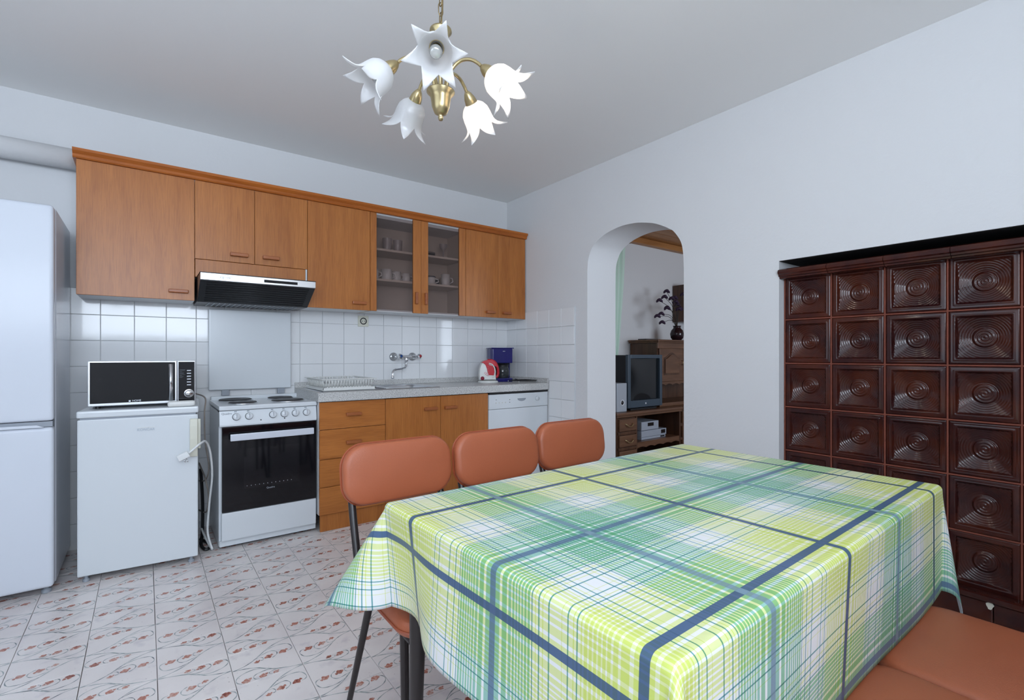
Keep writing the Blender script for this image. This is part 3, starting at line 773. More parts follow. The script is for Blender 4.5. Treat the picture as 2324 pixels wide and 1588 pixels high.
q.box(-1.80, SX0 + .004, -.522, -.108, WT1 + .0008, WT1 + .0022)
q.box(SX1 - .004, -1.005, -.522, -.108, WT1 + .0008, WT1 + .0022); q.box(SX0, SX1, -.522, SY0 + .004, WT1 + .0008, WT1 + .0022); q.box(SX0, SX1, SY1 - .004, -.108, WT1 + .0008, WT1 + .0022)
part(q, 'rim_plate', 'steel', t)
q = B()
rs = [ring_rect(SX0 + .003, SX1 - .003, SY0 + .003, SY1 - .003, WT1 + .0018, .06), ring_rect(SX0 + .012, SX1 - .012, SY0 + .012, SY1 - .012, WT1 - .01, .06),
      ring_rect(SX0 + .02, SX1 - .02, SY0 + .02, SY1 - .02, WT1 - .14, .06), ring_rect(SX0 + .05, SX1 - .05, SY0 + .05, SY1 - .05, WT1 - .155, .05)]
rv = [[q.bm.verts.new(p) for p in rg] for rg in rs]
for a, c in zip(rv, rv[1:]):
    for k in range(len(a)): q.bm.faces.new((a[k], a[(k+1) % len(a)], c[(k+1) % len(a)], c[k])).smooth = True
q.bm.faces.new(rv[-1]); part(q, 'bowl', 'steel', t)
for k in range(9):
    y = -.48 + k * .042
    q = B(); q.tube([(-1.77, y, WT1 + .0026), (-1.38, y, WT1 + .0026)], .003, 6); part(q, 'drainer_rib', 'steel', t)

# dish rack: tray and slatted basket
t = thing('dish_rack', 'white plastic dish rack standing on the drainer', 'rack', (-1.66, -.32, WT1 + .006))
RX0, RX1, RY0, RY1, RZ = -1.815, -1.475, -.535, -.125, WT1 + .0062
q = B(); q.box(RX0, RX1, RY0, RY1, RZ, RZ + .005, .002, 1)
for a in ((RX0, RX1, RY0, RY0 + .006), (RX0, RX1, RY1 - .006, RY1), (RX0, RX0 + .006, RY0, RY1), (RX1 - .006, RX1, RY0, RY1)): q.box(*a, RZ + .004, RZ + .018, .001, 1)
part(q, 'drip_tray', 'plastic_white', t)
q = B(); i = .018
for a in ((RX0 + i, RX1 - i, RY0 + i, RY0 + i + .004), (RX0 + i, RX1 - i, RY1 - i - .004, RY1 - i), (RX0 + i, RX0 + i + .004, RY0 + i, RY1 - i), (RX1 - i - .004, RX1 - i, RY0 + i, RY1 - i)): q.box(*a, RZ + .006, RZ + .024)
part(q, 'basket_base', 'plastic_white', t)
i = .006; zt = RZ + .068
for a in ((RX0 - i, RX1 + i, RY0 - i, RY0 + .012), (RX0 - i, RX1 + i, RY1 - .012, RY1 + i), (RX0 - i, RX0 + .012, RY0 + .0125, RY1 - .0125), (RX1 - .012, RX1 + i, RY0 + .0125, RY1 - .0125)):
    q = B(); q.box(*a, zt, zt + .006, .002, 1); part(q, 'rim', 'plastic_white', t)
n = 17
for side, (yy, yt) in enumerate(((RY0 + .018, RY0 + .003), (RY1 - .018, RY1 - .003))):
    for k in range(n):
        x = RX0 + .024 + (RX1 - RX0 - .048) * k / (n - 1)
        q = B(); q.tube([(x, yy, RZ + .020), (x, yt, zt + .001)], .0034, 6); part(q, 'slat', 'plastic_white', t)
for side, (xx, xt) in enumerate(((RX0 + .018, RX0 + .003), (RX1 - .018, RX1 - .003))):
    for k in range(12):
        y = RY0 + .03 + (RY1 - RY0 - .06) * k / 11
        q = B(); q.tube([(xx, y, RZ + .020), (xt, y, zt + .001)], .0034, 6); part(q, 'slat', 'plastic_white', t)
for k in range(13):
    x = RX0 + .04 + (RX1 - RX0 - .08) * k / 12
    q = B(); q.tube([(x, RY1 - .05, RZ + .010), (x, RY1 - .05, RZ + .078)], .0028, 6); part(q, 'plate_peg', 'plastic_white', t)

# wall tap
t = thing('wall_tap', 'chrome wall mounted kitchen tap with swivel spout and two handles', 'tap', (-1.04, -.012, 1.0))
zt = 1.078
for x in (-1.124, -.962):
    q = B(); q.lathe([(.036, 0), (.036, .004), (.026, .012), (.013, .018), (.012, .055), (0, .055)], (x, -.0083, zt), (0, -1, 0), n=26); part(q, 'wall_flange', 'chrome', t)
q = B(); q.tube([(-1.124, -.066, zt), (-1.09, -.069, zt), (-1.0, -.069, zt), (-.962, -.066, zt)], [.014, .0125, .0125, .014], 14); part(q, 'body_bar', 'chrome', t)
for x, g in ((-1.124, 'blue_gem'), (-.962, 'red_gem')):
    q = B(); q.lathe([(.010, 0), (.010, .018), (.015, .020), (.021, .032), (.021, .048), (.014, .056), (0, .056)], (x, -.075, zt), (.25, -.95, .1), n=6, smooth=False); hnd = part(q, 'valve_handle', 'chrome', t)
    q = B(); q.lathe([(.012, 0), (.011, .004), (0, .005)], Vector((x, -.075, zt)) + Vector((.25, -.95, .1)).normalized() * .056, (.25, -.95, .1), n=12); part(q, 'colour_cap', g, hnd)
q = B(); q.lathe([(.013, 0), (.015, -.012), (.015, -.028), (.010, -.032), (0, -.032)], (-1.043, -.069, zt - .008)); part(q, 'swivel_collar', 'chrome', t)
S = [(-1.043, -.069, zt - .03), (-1.043, -.070, zt - .055), (-1.047, -.074, zt - .075), (-1.062, -.086, zt - .088), (-1.10, -.112, zt - .093), (-1.16, -.155, zt - .096), (-1.195, -.180, zt - .102), (-1.208, -.190, zt - .116), (-1.210, -.192, zt - .140), (-1.210, -.192, zt - .148)]
q = B(); q.tube([Vector(p) for p in S], .0085, 12); part(q, 'spout', 'chrome', t)
q = B(); q.lathe([(.0085, 0), (.012, -.003), (.012, -.020), (.0105, -.022), (0, -.022)], (-1.210, -.192, zt - .142)); part(q, 'aerator', 'chrome', t)

# socket outlet
t = thing('wall_socket', 'cream wall socket on the tiles below the glass cabinet', 'socket', (-1.370, -.0083, 1.311))
q = B(); q.box(-1.411, -1.329, -.018, -.0083, 1.309, 1.391, .003); part(q, 'plate', 'plastic_cream', t)
q = B(); q.lathe([(.026, 0), (.026, .0015), (.022, .0018), (.021, .0004), (0, .0004)], (-1.370, -.018, 1.350), (0, -1, 0), n=24); rc = part(q, 'socket_well', 'seam_dark', t)
q = B(); q.lathe([(.0195, 0), (.018, .0022), (0, .0024)], (-1.370, -.018, 1.350), (0, -1, 0), n=24); part(q, 'insert', 'plastic_cream', t)
for dx in (-.009, .009):
    q = B(); q.lathe([(.0032, 0), (.0032, .0006), (0, .0006)], (-1.370 + dx, -.0203, 1.350), (0, -1, 0), n=10); part(q, 'pin_hole', 'seam_dark', t)

# ================================================================== free-standing cooker
t = thing('cooker', 'white electric cooker with black oven door and raised lid', 'cooker', (-2.111, -.29, 0))
X0, X1, CF, CB = -2.371, -1.853, -.525, -.03
q = B(); q.box(X0, X1, CF + .02, CB, .018, .770, .003); part(q, 'body', 'enamel_white', t)
q = B(); q.box(X0 + .03, X1 - .03, CF + .05, CB - .05, 0, .017); part(q, 'plinth', 'seam_dark', t)
q = B(); q.box(X0 - .002, X1 + .002, CF - .014, CB, .781, .806, .006)
q.box(X0 + .004, X1 - .004, CB - .035, CB - .002, .800, .828, .004); hob = part(q, 'hob', 'enamel_white', t)
q = B(); q.box(X0, X1, CF + .012, CF + .06, .770, .7805); part(q, 'hob_gap', 'seam_dark', t)
for x, y, r in ((-2.245, -.165, .090), (-2.235, -.385, .073), (-1.985, -.165, .073), (-1.985, -.375, .090)):
    q = B(); q.lathe([(r + .006, 0), (r + .006, .003), (r + .002, .004)], (x, y, .806), n=36); h = part(q, 'plate_ring', 'steel', hob)
    q = B(); q.lathe([(r + .002, 0), (r + .002, .007), (r - .004, .0105), (r * .35, .0105), (r * .28, .0085), (0, .0085)], (x, y, .806), n=36); part(q, 'hot_plate', 'hot_plate', t)
q = B(); q.prism([(CF - .014, .700), (CF - .002, .778), (CF + .03, .778), (CF + .03, .690), (CF - .012, .690)], X0, X1, 'yz', .003)
cp = part(q, 'control_panel', 'enamel_white', t)
pn_d = Vector((0, CF - .002 - (CF - .014), .078)).normalized(); out = Vector((0, -pn_d.z, pn_d.y))
def on_panel(x, z):
    f = (z - .700) / .078; return Vector((x, CF - .014 + .012 * f, z))
for x in (-2.288, -2.224, -2.099, -2.037, -1.975, -1.912):
    c0 = on_panel(x, .742)
    q = B(); q.lathe([(.0205, 0), (.0205, .0018), (0, .0018)], c0, out, n=24); part(q, 'knob_shadow_ring', 'seam_dark', cp)
    q = B(); q.lathe([(.0185, .0018), (.0185, .016), (.0165, .020), (0, .020)], c0, out, n=24); k_ = part(q, 'knob', 'enamel_white', t)
    q = B(); q.tube([c0 + out * .0202 + Vector((0, 0, -.012)), c0 + out * .0202 + Vector((0, 0, .014))], .0016, 6); part(q, 'pointer', 'plastic_grey', k_)
    c1 = on_panel(x - .004, .772) + out * .0006
    q = B(); q.box(c1.x - .0055, c1.x - .001, c1.y - .0008, c1.y + .0004, c1.z - .004, c1.z + .002); q.box(c1.x + .001, c1.x + .0055, c1.y - .0008, c1.y + .0004, c1.z - .004, c1.z + .002); part(q, 'symbol_print', 'print_grey', cp)
for x in (-2.163, -2.036):
    q = B(); q.lathe([(.0036, 0), (.0034, .001), (0, .0012)], on_panel(x, .716), out, n=12); part(q, 'indicator_lamp', 'seam_dark', cp)
text('Quadro', 'brand_print', 'print_grey', cp, on_panel(-2.335, .762) + out * .001, .016)
q = B(); q.box(X0 + .012, X1 - .002, CF - .012, CF + .018, .212, .688, .003); od = part(q, 'oven_door', 'oven_glass', t)
q = B(); q.box(X0 + .12, X1 - .10, CF - .0128, CF - .0118, .330, .560); part(q, 'inner_window', 'black_gloss', od)
for k in range(12):
    q = B(); q.lathe([(.0016, 0), (0, .0006)], (-2.235 + k * .0215, CF - .0128, .345), (0, -1, 0), n=8); part(q, 'window_dot', 'print_white', od)
text('Quadro', 'door_print', 'plastic_grey', od, (-2.112, CF - .0125, .318), .014)
q = B(); q.box(-2.322, -1.878, CF - .052, CF - .036, .612, .650, .004); hd = part(q, 'handle', 'handle_silver', od)
for x in (-2.29, -1.91):
    q = B(); q.box(x - .012, x + .012, CF - .038, CF - .010, .620, .642, .002); part(q, 'handle_mount', 'handle_silver', hd)
q = B(); q.box(X0 + .010, X1 - .003, CF - .014, CF + .016, .052, .208, .006); dr = part(q, 'drawer', 'enamel_white', t)
q = B(); q.prism([(-2.108 + .048 * math.cos(a), .203 + .013 * math.sin(a)) for a in [PI + PI * k / 12 for k in range(13)]], CF - .0165, CF - .012, 'xz', .001); part(q, 'pull_lip', 'enamel_white', dr)
q = B(); q.box(X0 + .002, X1 - .001, CF + .004, CF + .019, .018, .051, .003); part(q, 'base_strip', 'enamel_white', t)
q = B(); q.box(-2.378, -1.890, -.044, -.026, .866, 1.386, .008, 3); part(q, 'lid', 'enamel_white', t)
for x in (-2.285, -1.955):
    q = B(); q.box(x - .022, x + .022, -.052, -.022, .8285, .8655, .005); part(q, 'lid_hinge', 'plastic_grey', t)

# ================================================================== small fridge, turned a little
RZ = -math.radians(4.6)
t = thing('small_fridge', 'waist-high white fridge with microwave on top', 'fridge', (-2.698, -.347, 0), RZ)
def loc(q, name, m, par=t, **k): return part(q, name, m, par, local=True, **k)
w = .242
q = B(); q.box(-w, w, -.205, .29, .03, .778, .004); loc(q, 'body', 'enamel_white')
q = B(); q.box(-w, w, -.252, -.212, .032, .780, .006); dr = loc(q, 'door', 'enamel_white')
q = B(); q.box(-w + .006, w - .006, -.212, -.205, .04, .775); loc(q, 'door_gasket', 'seam_dark')
q = B(); q.box(-w - .003, w + .003, -.256, .292, .788, .822, .009, 3); loc(q, 'top_cover', 'enamel_white')
q = B(); q.box(-w + .01, w - .01, -.245, .28, .778, .788); loc(q, 'cover_gap', 'plastic_grey')
for x, y in ((-w + .03, -.225), (w - .03, -.225), (-w + .03, .26), (w - .03, .26)):
    q = B(); q.lathe([(.014, 0), (.014, .012), (.008, .014), (.008, .031)], (x, y, 0), n=14); loc(q, 'foot', 'plastic_grey')
q = B(); q.prism([(-.268, .560), (-.276, .59), (-.280, .655), (-.276, .72), (-.268, .758), (-.252, .758), (-.252, .560)], w - .036, w - .001, 'yz', .004); loc(q, 'handle', 'plastic_cream')
q = B(); q.box(w - .002, w + .012, -.262, -.235, .60, .755, .003); loc(q, 'handle_side', 'plastic_cream')
o = text('KONČAR', 'brand_badge', 'print_pale', t, (0, 0, 0), .017); o.matrix_local = Matrix.Translation((.022, -.2535, .716)) @ Matrix.Rotation(PI / 2, 4, 'X')
q = B(); q.box(-.012, .058, -.2538, -.2528, .726, .7285); loc(q, 'badge_bar', 'plastic_white')

# microwave
t = thing('microwave', 'silver microwave with mirrored black door on the small fridge', 'microwave', (-2.70, -.36, .8225))
MF, M0, M1 = -.510, .836, 1.061          # front plane, bottom, top
q = B(); q.box(-2.925, -2.482, MF + .021, MF + .33, M0, M1 - .001, .006); part(q, 'body', 'steel_brushed', t)
q = B(); q.box(-2.926, -2.563, MF, MF + .0205, M0, M1, .004); dr = part(q, 'door', 'steel_brushed', t)
q = B(); q.box(-2.918, -2.572, MF - .0025, MF + .0002, M0 + .014, M1 - .007, .001, 1); part(q, 'door_glass', 'black_gloss', dr)
q = B(); q.tube([(-2.592, MF - .034, M0 + .018), (-2.592, MF - .034, M1 - .017)], .0085, 14); hd = part(q, 'handle', 'chrome', dr)
for zz in (M0 + .04, M1 - .035):
    q = B(); q.tube([(-2.592, MF - .032, zz), (-2.592, MF - .002, zz)], .006, 10); part(q, 'handle_post', 'chrome', hd)
q = B(); q.box(-2.561, -2.480, MF + .001, MF + .0205, M0, M1, .004); pn = part(q, 'control_panel', 'steel_brushed', t)
q = B(); q.box(-2.557, -2.485, MF - .0015, MF + .0012, M0 + .008, M1 - .006, .001, 1); pf = part(q, 'panel_face', 'black_gloss', pn)
for k in range(6):
    zz = M1 - .053 - .0155 * k
    q = B(); q.box(-2.520, -2.501, MF - .003, MF - .0013, zz - .0024, zz + .0024, .0008, 1); part(q, 'button', 'print_white', pn)
for k, w_ in enumerate((.026, .025, .011, .021, .019, .026, .011, .018, .013)):
    q = B(); q.box(-2.553, -2.553 + w_, MF - .0022, MF - .0014, M1 - .0490 - .0052 * k, M1 - .0480 - .0052 * k); part(q, 'menu_print', 'print_grey', pf)
q = B(); q.lathe([(.023, 0), (.023, .004), (.020, .006), (.018, .004), (.018, .018), (.015, .021), (0, .021)], (-2.511, MF - .0015, M0 + .049), (0, -1, 0), n=28); part(q, 'knob', 'chrome', pn)
text('HOME', 'brand_print', 'print_white', dr, (-2.735, MF - .003, M0 + .0215), .013)
q = B(); q.box(-2.767, -2.759, MF - .0034, MF - .0024, M0 + .017, M0 + .025); part(q, 'logo_square', 'print_white', dr)
for x, y in ((-2.89, MF + .05), (-2.51, MF + .05), (-2.89, MF + .31), (-2.51, MF + .31)):
    q = B(); q.lathe([(.012, 0), (.012, .0130)], (x, y, .8227), n=12); part(q, 'foot', 'black_plastic', t)
q = B(); q.box(-2.608, -2.488, -.612, -.565, .8225, .852, .0135, 4)
solo(q, 'plastic_case', 'plastic_white', 'white rounded plastic case lying in front of the microwave', 'case', (-2.545, -.59, .8225), smooth=True)

# ================================================================== tall fridge-freezer
t = thing('fridge_freezer', 'tall white fridge freezer at the left edge', 'fridge', (-3.335, -.32, 0))
FX0, FX1 = -3.630, -3.034
q = B(); q.box(FX0, FX1, -.560, -.03, .03, 1.775, .006); part(q, 'body', 'fridge_white', t)
q = B(); q.box(FX0 + .004, FX1 - .004, -.575, -.560, .05, 1.76); part(q, 'door_gasket', 'plastic_grey', t)
q = B(); q.box(FX0, FX1, -.640, -.5755, .792, 1.775, .018, 4); part(q, 'upper_door', 'fridge_white', t, smooth=True)
q = B(); q.box(FX0, FX1, -.640, -.5755, .035, .764, .018, 4); part(q, 'lower_door', 'fridge_white', t, smooth=True)
q = B(); q.box(FX0 + .004, FX1 - .004, -.632, -.5755, .766, .790); part(q, 'grip_gap', 'plastic_grey', t)
q = B(); q.prism([(FX0 + .1, .764), (FX1 - .03, .764), (FX1 - .055, .776), (FX0 + .1, .780)], -.648, -.634, 'xz', .002); part(q, 'grip_lip', 'fridge_white', t)
for x in (FX0 + .05, FX1 - .03):
    q = B(); q.lathe([(.018, 0), (.018, .015), (.010, .017), (.010, .036)], (x, -.585, 0), n=14); part(q, 'foot', 'plastic_grey', t)

# ================================================================== cords behind the appliances
def cord(pts, r, m, name, label, cat='cord', par=None):
    P = [Vector(p) for p in pts]; E = [2 * P[0] - P[1]] + P + [2 * P[-1] - P[-2]]; L = []
    for i in range(1, len(E) - 2):
        for k in range(6):
            u = k / 6
            L.append(.5 * (2 * E[i] + (E[i+1] - E[i-1]) * u + (2 * E[i-1] - 5 * E[i] + 4 * E[i+1] - E[i+2]) * u * u + (3 * E[i] - E[i-1] - 3 * E[i+1] + E[i+2]) * u ** 3))
    L.append(P[-1])
    q = B(); q.tube(L, r, 8); base = min(P, key=lambda v: v.z)
    return solo(q, name, m, label, cat, tuple(base), smooth=True)
t = thing('plug_cord', 'white cord with a plug hung through the small fridge handle', 'cord', (-2.45, -.66, .02))
def smooth3(pts, n=6):
    P = [Vector(p) for p in pts]; E_ = [2 * P[0] - P[1]] + P + [2 * P[-1] - P[-2]]; L = []
    for i in range(1, len(E_) - 2):
        for k in range(n):
            u = k / n
            L.append(.5 * (2 * E_[i] + (E_[i+1] - E_[i-1]) * u + (2 * E_[i-1] - 5 * E_[i] + 4 * E_[i+1] - E_[i+2]) * u * u + (3 * E_[i] - E_[i-1] - 3 * E_[i+1] + E_[i+2]) * u ** 3))
    return L + [P[-1]]
q = B(); q.tube(smooth3([(-2.520, -.672, .588), (-2.500, -.672, .606), (-2.466, -.650, .630), (-2.440, -.600, .628), (-2.415, -.54, .56), (-2.400, -.48, .42), (-2.410, -.44, .25), (-2.420, -.46, .10), (-2.402, -.50, .012), (-2.43, -.36, .06), (-2.438, -.20, .09)]), .0055, 8); part(q, 'cable', 'cord_white', t, smooth=True)
q = B(); q.box(-.026, .026, -.014, .014, -.016, .016, .006, 3)
q.bm.transform(Matrix.Translation((-2.545, -.683, .577)) @ Matrix.Rotation(-.45, 4, 'Y')); pg = part(q, 'plug', 'cord_white', t)
for dx in (-.004, .008):
    q = B(); q.tube([(-2.540 + dx, -.685, .564), (-2.533 + dx, -.690, .545)], .0024, 8); part(q, 'plug_pin', 'chrome', pg)
cord([(-2.46, -.20, .862), (-2.42, -.32, .84), (-2.430, -.40, .76), (-2.425, -.38, .60), (-2.405, -.36, .45), (-2.415, -.30, .36), (-2.43, -.08, .31)], .0040, 'cord_grey', 'appliance_cord', 'grey brown cord hanging from the microwave beside the cooker')
cord([(-2.432, -.08, .42), (-2.420, -.33, .37), (-2.405, -.34, .27), (-2.415, -.33, .18), (-2.435, -.08, .13)], .0045, 'cord_grey', 'appliance_cord', 'thin grey cord looping low between small fridge and cooker')
cord([(-2.43, -.16, .40), (-2.425, -.22, .22), (-2.432, -.30, .06), (-2.445, -.38, .012), (-2.43, -.48, .010), (-2.40, -.42, .010), (-2.44, -.28, .010)], .0085, 'cord_black', 'black_hose', 'black cable curling on the floor beside the cooker', 'cable')

# ================================================================== things on the worktop
# kettle, its side to the room
t = thing('kettle', 'white electric kettle with red window and handle', 'kettle', (-.395, -.27, WT1))
ang = -YAW + .15
KM = Matrix.Translation((-.395, -.27, WT1)) @ Matrix.Rotation(ang, 4, 'Z')
def blob(outline, half, name, m, parent, puff=.7, off=0.0):
    """outline in the kettle's side plane (u, z), rounded across its thickness"""
    q = B(); cx = sum(p[0] for p in outline) / len(outline); cz = sum(p[1] for p in outline) / len(outline); rows = []
    for k in range(9):
        a = -PI / 2 + PI * k / 8; f = max(.02, math.cos(a)) ** (1 - puff) if puff < 1 else max(.02, math.cos(a))
        sc_ = .55 + .45 * f if k not in (0, 8) else .52
        rows.append([q.bm.verts.new((cx + (u - cx) * sc_, off + half * math.sin(a), cz + (z_ - cz) * (sc_ if z_ > .02 else 1))) for u, z_ in outline])
    n = len(outline)
    for a, c in zip(rows, rows[1:]):
        for k in range(n): q.bm.faces.new((a[k], a[(k+1) % n], c[(k+1) % n], c[k]))
    q.bm.faces.new(rows[0]); q.bm.faces.new(rows[-1][::-1]); q.bm.transform(KM)
    return part(q, name, m, parent, smooth=True)
q = B(); q.lathe([(0, 0), (.082, 0), (.086, .006), (.080, .016), (.060, .020), (0, .020)], n=32); q.bm.transform(KM); part(q, 'power_base', 'plastic_white', t)
body = [(-.078, .021), (-.083, .07), (-.078, .12), (-.066, .155), (-.055, .172), (-.02, .186), (.02, .184), (.045, .165), (.058, .12), (.062, .07), (.066, .021)]
bd = blob(body, .062, 'body', 'plastic_white', t, .75)
def flat(outline, d0, d1, name, m, parent):
    q = B(); q.prism(outline, d0, d1, 'xz', .002); q.bm.transform(KM); return part(q, name, m, parent)
flat([(-.062, .170), (-.04, .184), (-.01, .192), (.03, .186), (.058, .165), (.072, .13), (.050, .140), (.030, .150), (.000, .160), (-.012, .172), (-.02, .160), (-.012, .120), (-.002, .080), (.008, .066), (.038, .064), (.046, .09), (.044, .130), (.030, .138), (-.012, .128), (-.034, .160)][0:8] + [(-.012, .158), (-.022, .140), (-.040, .164)], -.067, .067, 'red_spine', 'red_plastic', bd)
flat([(-.046, .166), (-.028, .150), (-.016, .120), (-.010, .085), (.002, .066), (.040, .064), (.046, .09), (.043, .125), (.030, .142), (.005, .150), (-.020, .166)], -.069, -.050, 'water_window', 'red_plastic', bd)
q = B(); q.tube([KM @ Vector(p) for p in smooth3([(-.005, 0, .186), (.03, 0, .186), (.060, 0, .168), (.078, 0, .13), (.084, 0, .09), (.080, 0, .06), (.066, 0, .045)])], [.012] * 36 + [.010], 12); part(q, 'handle', 'red_plastic', t, smooth=True)
q = B(); q.tube([KM @ Vector(p) for p in smooth3([(.00, -.0705, .164), (.028, -.0705, .154), (.046, -.0705, .125), (.052, -.0705, .09), (.044, -.0705, .058), (.03, -.0705, .052)])], .0045, 8); part(q, 'handle_trim', 'plastic_white', t, smooth=True)
q = B(); q.lathe([(.016, 0), (.015, .003), (0, .004)], (0, 0, 0), n=20); q.bm.transform(KM @ Matrix.Translation((-.052, -.0575, .040)) @ Matrix.Rotation(PI / 2, 4, 'X')); part(q, 'badge', 'maroon_print', bd)
for (u, zz, r) in ((-.028, .083, .010), (-.016, .071, .009), (-.006, .064, .007)):
    q = B(); q.tube([KM @ Vector((u + r * math.cos(2 * PI * k / 12), -.0625, zz + r * .7 * math.sin(2 * PI * k / 12))) for k in range(13)], .0014, 5, False); part(q, 'flower_print', 'pink_print', bd)
for k in range(5):
    q = B(); q.box(-.0015, .0015, -.001, .001, -.001, .001); q.bm.transform(KM @ Matrix.Translation((-.008 + .002 * k, -.0700, .135 - .013 * k))); part(q, 'level_mark', 'print_white', bd)

# coffee maker
t = thing('coffee_maker', 'dark blue filter coffee maker in the worktop corner', 'coffee maker', (-.19, -.15, WT1), -.35)
q = B(); q.prism([(-.088, -.105), (.088, -.105), (.100, -.06), (.100, .06), (.085, .085), (-.085, .085), (-.100, .06), (-.100, -.06)], 0, .032, 'xy', .008); part(q, 'base', 'blue_plastic', t, local=True)
q = B(); q.prism([(-.100, .02), (.100, .02), (.100, .06), (.085, .085), (-.085, .085), (-.100, .06)], .0325, .162, 'xy', .004); part(q, 'rear_column', 'blue_plastic', t, local=True)
q = B(); q.prism([(-.088, -.100), (.088, -.100), (.100, -.06), (.100, .06), (.085, .085), (-.085, .085), (-.100, .06), (-.100, -.06)], .1625, .288, 'xy', .006); hp = part(q, 'filter_housing', 'blue_plastic', t, local=True)
q = B(); q.box(-.102, .102, -.103, .087, .2885, .296, .003); part(q, 'lid', 'blue_plastic', t, local=True)
q = B(); q.box(-.070, .085, .006, .019, .035, .160); part(q, 'recess_back', 'black_plastic', t, local=True)
q = B(); q.lathe([(.050, 0), (.058, .02), (.060, .06), (.054, .088), (.046, .098), (.046, .102), (0, .102)], (.012, -.045, .033), n=28); cf = part(q, 'carafe', 'carafe_glass', t, local=True)
q = B(); q.lathe([(.049, 0), (.049, .012), (0, .016)], (.012, -.045, .1355), n=24); part(q, 'carafe_lid', 'black_plastic', cf, local=True)
q = B(); q.tube(smooth3([(-.040, -.070, .128), (-.065, -.088, .125), (-.072, -.092, .09), (-.060, -.085, .055)]), .008, 10); part(q, 'carafe_handle', 'black_plastic', cf, local=True, smooth=True)
q = B(); q.box(.0, .022, -.1015, -.0995, .262, .268, .001, 1); part(q, 'brand_mark', 'steel', hp, local=True)

# trivet rack
t = thing('grill_trivet', 'small black grill rack lying beside the coffee maker', 'trivet', (-.13, -.40, WT1), .0)
for k in range(8):
    q = B(); q.tube([(-.215 + k * .024, -.47, WT1 + .018), (-.215 + k * .024, -.33, WT1 + .018)], .0022, 6); part(q, 'wire', 'black_plastic', t)
q = B(); q.tube([(-.225, -.475, WT1 + .018), (-.035, -.475, WT1 + .018), (-.035, -.325, WT1 + .018), (-.225, -.325, WT1 + .018), (-.225, -.475, WT1 + .018)], .0032, 8); part(q, 'frame', 'black_plastic', t)
for x, y in ((-.225, -.475), (-.035, -.475), (-.225, -.325), (-.035, -.325)):
    q = B(); q.tube([(x, y, WT1 + .017), (x, y, WT1 + .0005)], .003, 8); part(q, 'leg', 'steel', t)
q = B(); q.tube([(-.13, -.325, WT1 + .018), (-.10, -.26, WT1 + .020)], .006, 8); part(q, 'handle', 'black_plastic', t)

# ================================================================== dining table and oilcloth
TR = math.radians(1.5)
TL = Vector((-2.252, -2.573))                       # outer corner nearest the cooker
TEX = Vector((math.cos(TR), math.sin(TR))); TEY = Vector((math.sin(TR), -math.cos(TR)))
TW, TD, TZ = 1.238, .784, .745
def tp(s, t_, z): p = TL + TEX * s + TEY * t_; return Vector((p.x, p.y, z))
ctr = tp(TW / 2, TD / 2, 0)
t = thing('dining_table', 'dark wooden dining table under the plaid oilcloth', 'table', tuple(ctr), TR)
hx, hy = TW / 2 - .008, TD / 2 - .008
q = B(); q.box(-hx, hx, -hy, hy, .715, .7425, .004); part(q, 'tabletop', 'table_wood', t, local=True)
for a in ((-hx + .06, hx - .06, -hy + .05, -hy + .07), (-hx + .06, hx - .06, hy - .07, hy - .05), (-hx + .05, -hx + .07, -hy + .071, hy - .071), (hx - .07, hx - .05, -hy + .071, hy - .071)):
    q = B(); q.box(*a, .63, .7149); part(q, 'apron', 'table_wood', t, local=True)
for sx_ in (-1, 1):
    for sy_ in (-1, 1):
        q = B(); q.tube([(sx_ * (hx - .055), sy_ * (hy - .055), .714), (sx_ * (hx - .052), sy_ * (hy - .052), .45), (sx_ * (hx - .045), sy_ * (hy - .045), 0)], [.025, .019, .012], 16); part(q, 'leg', 'chair_steel', t, local=True)

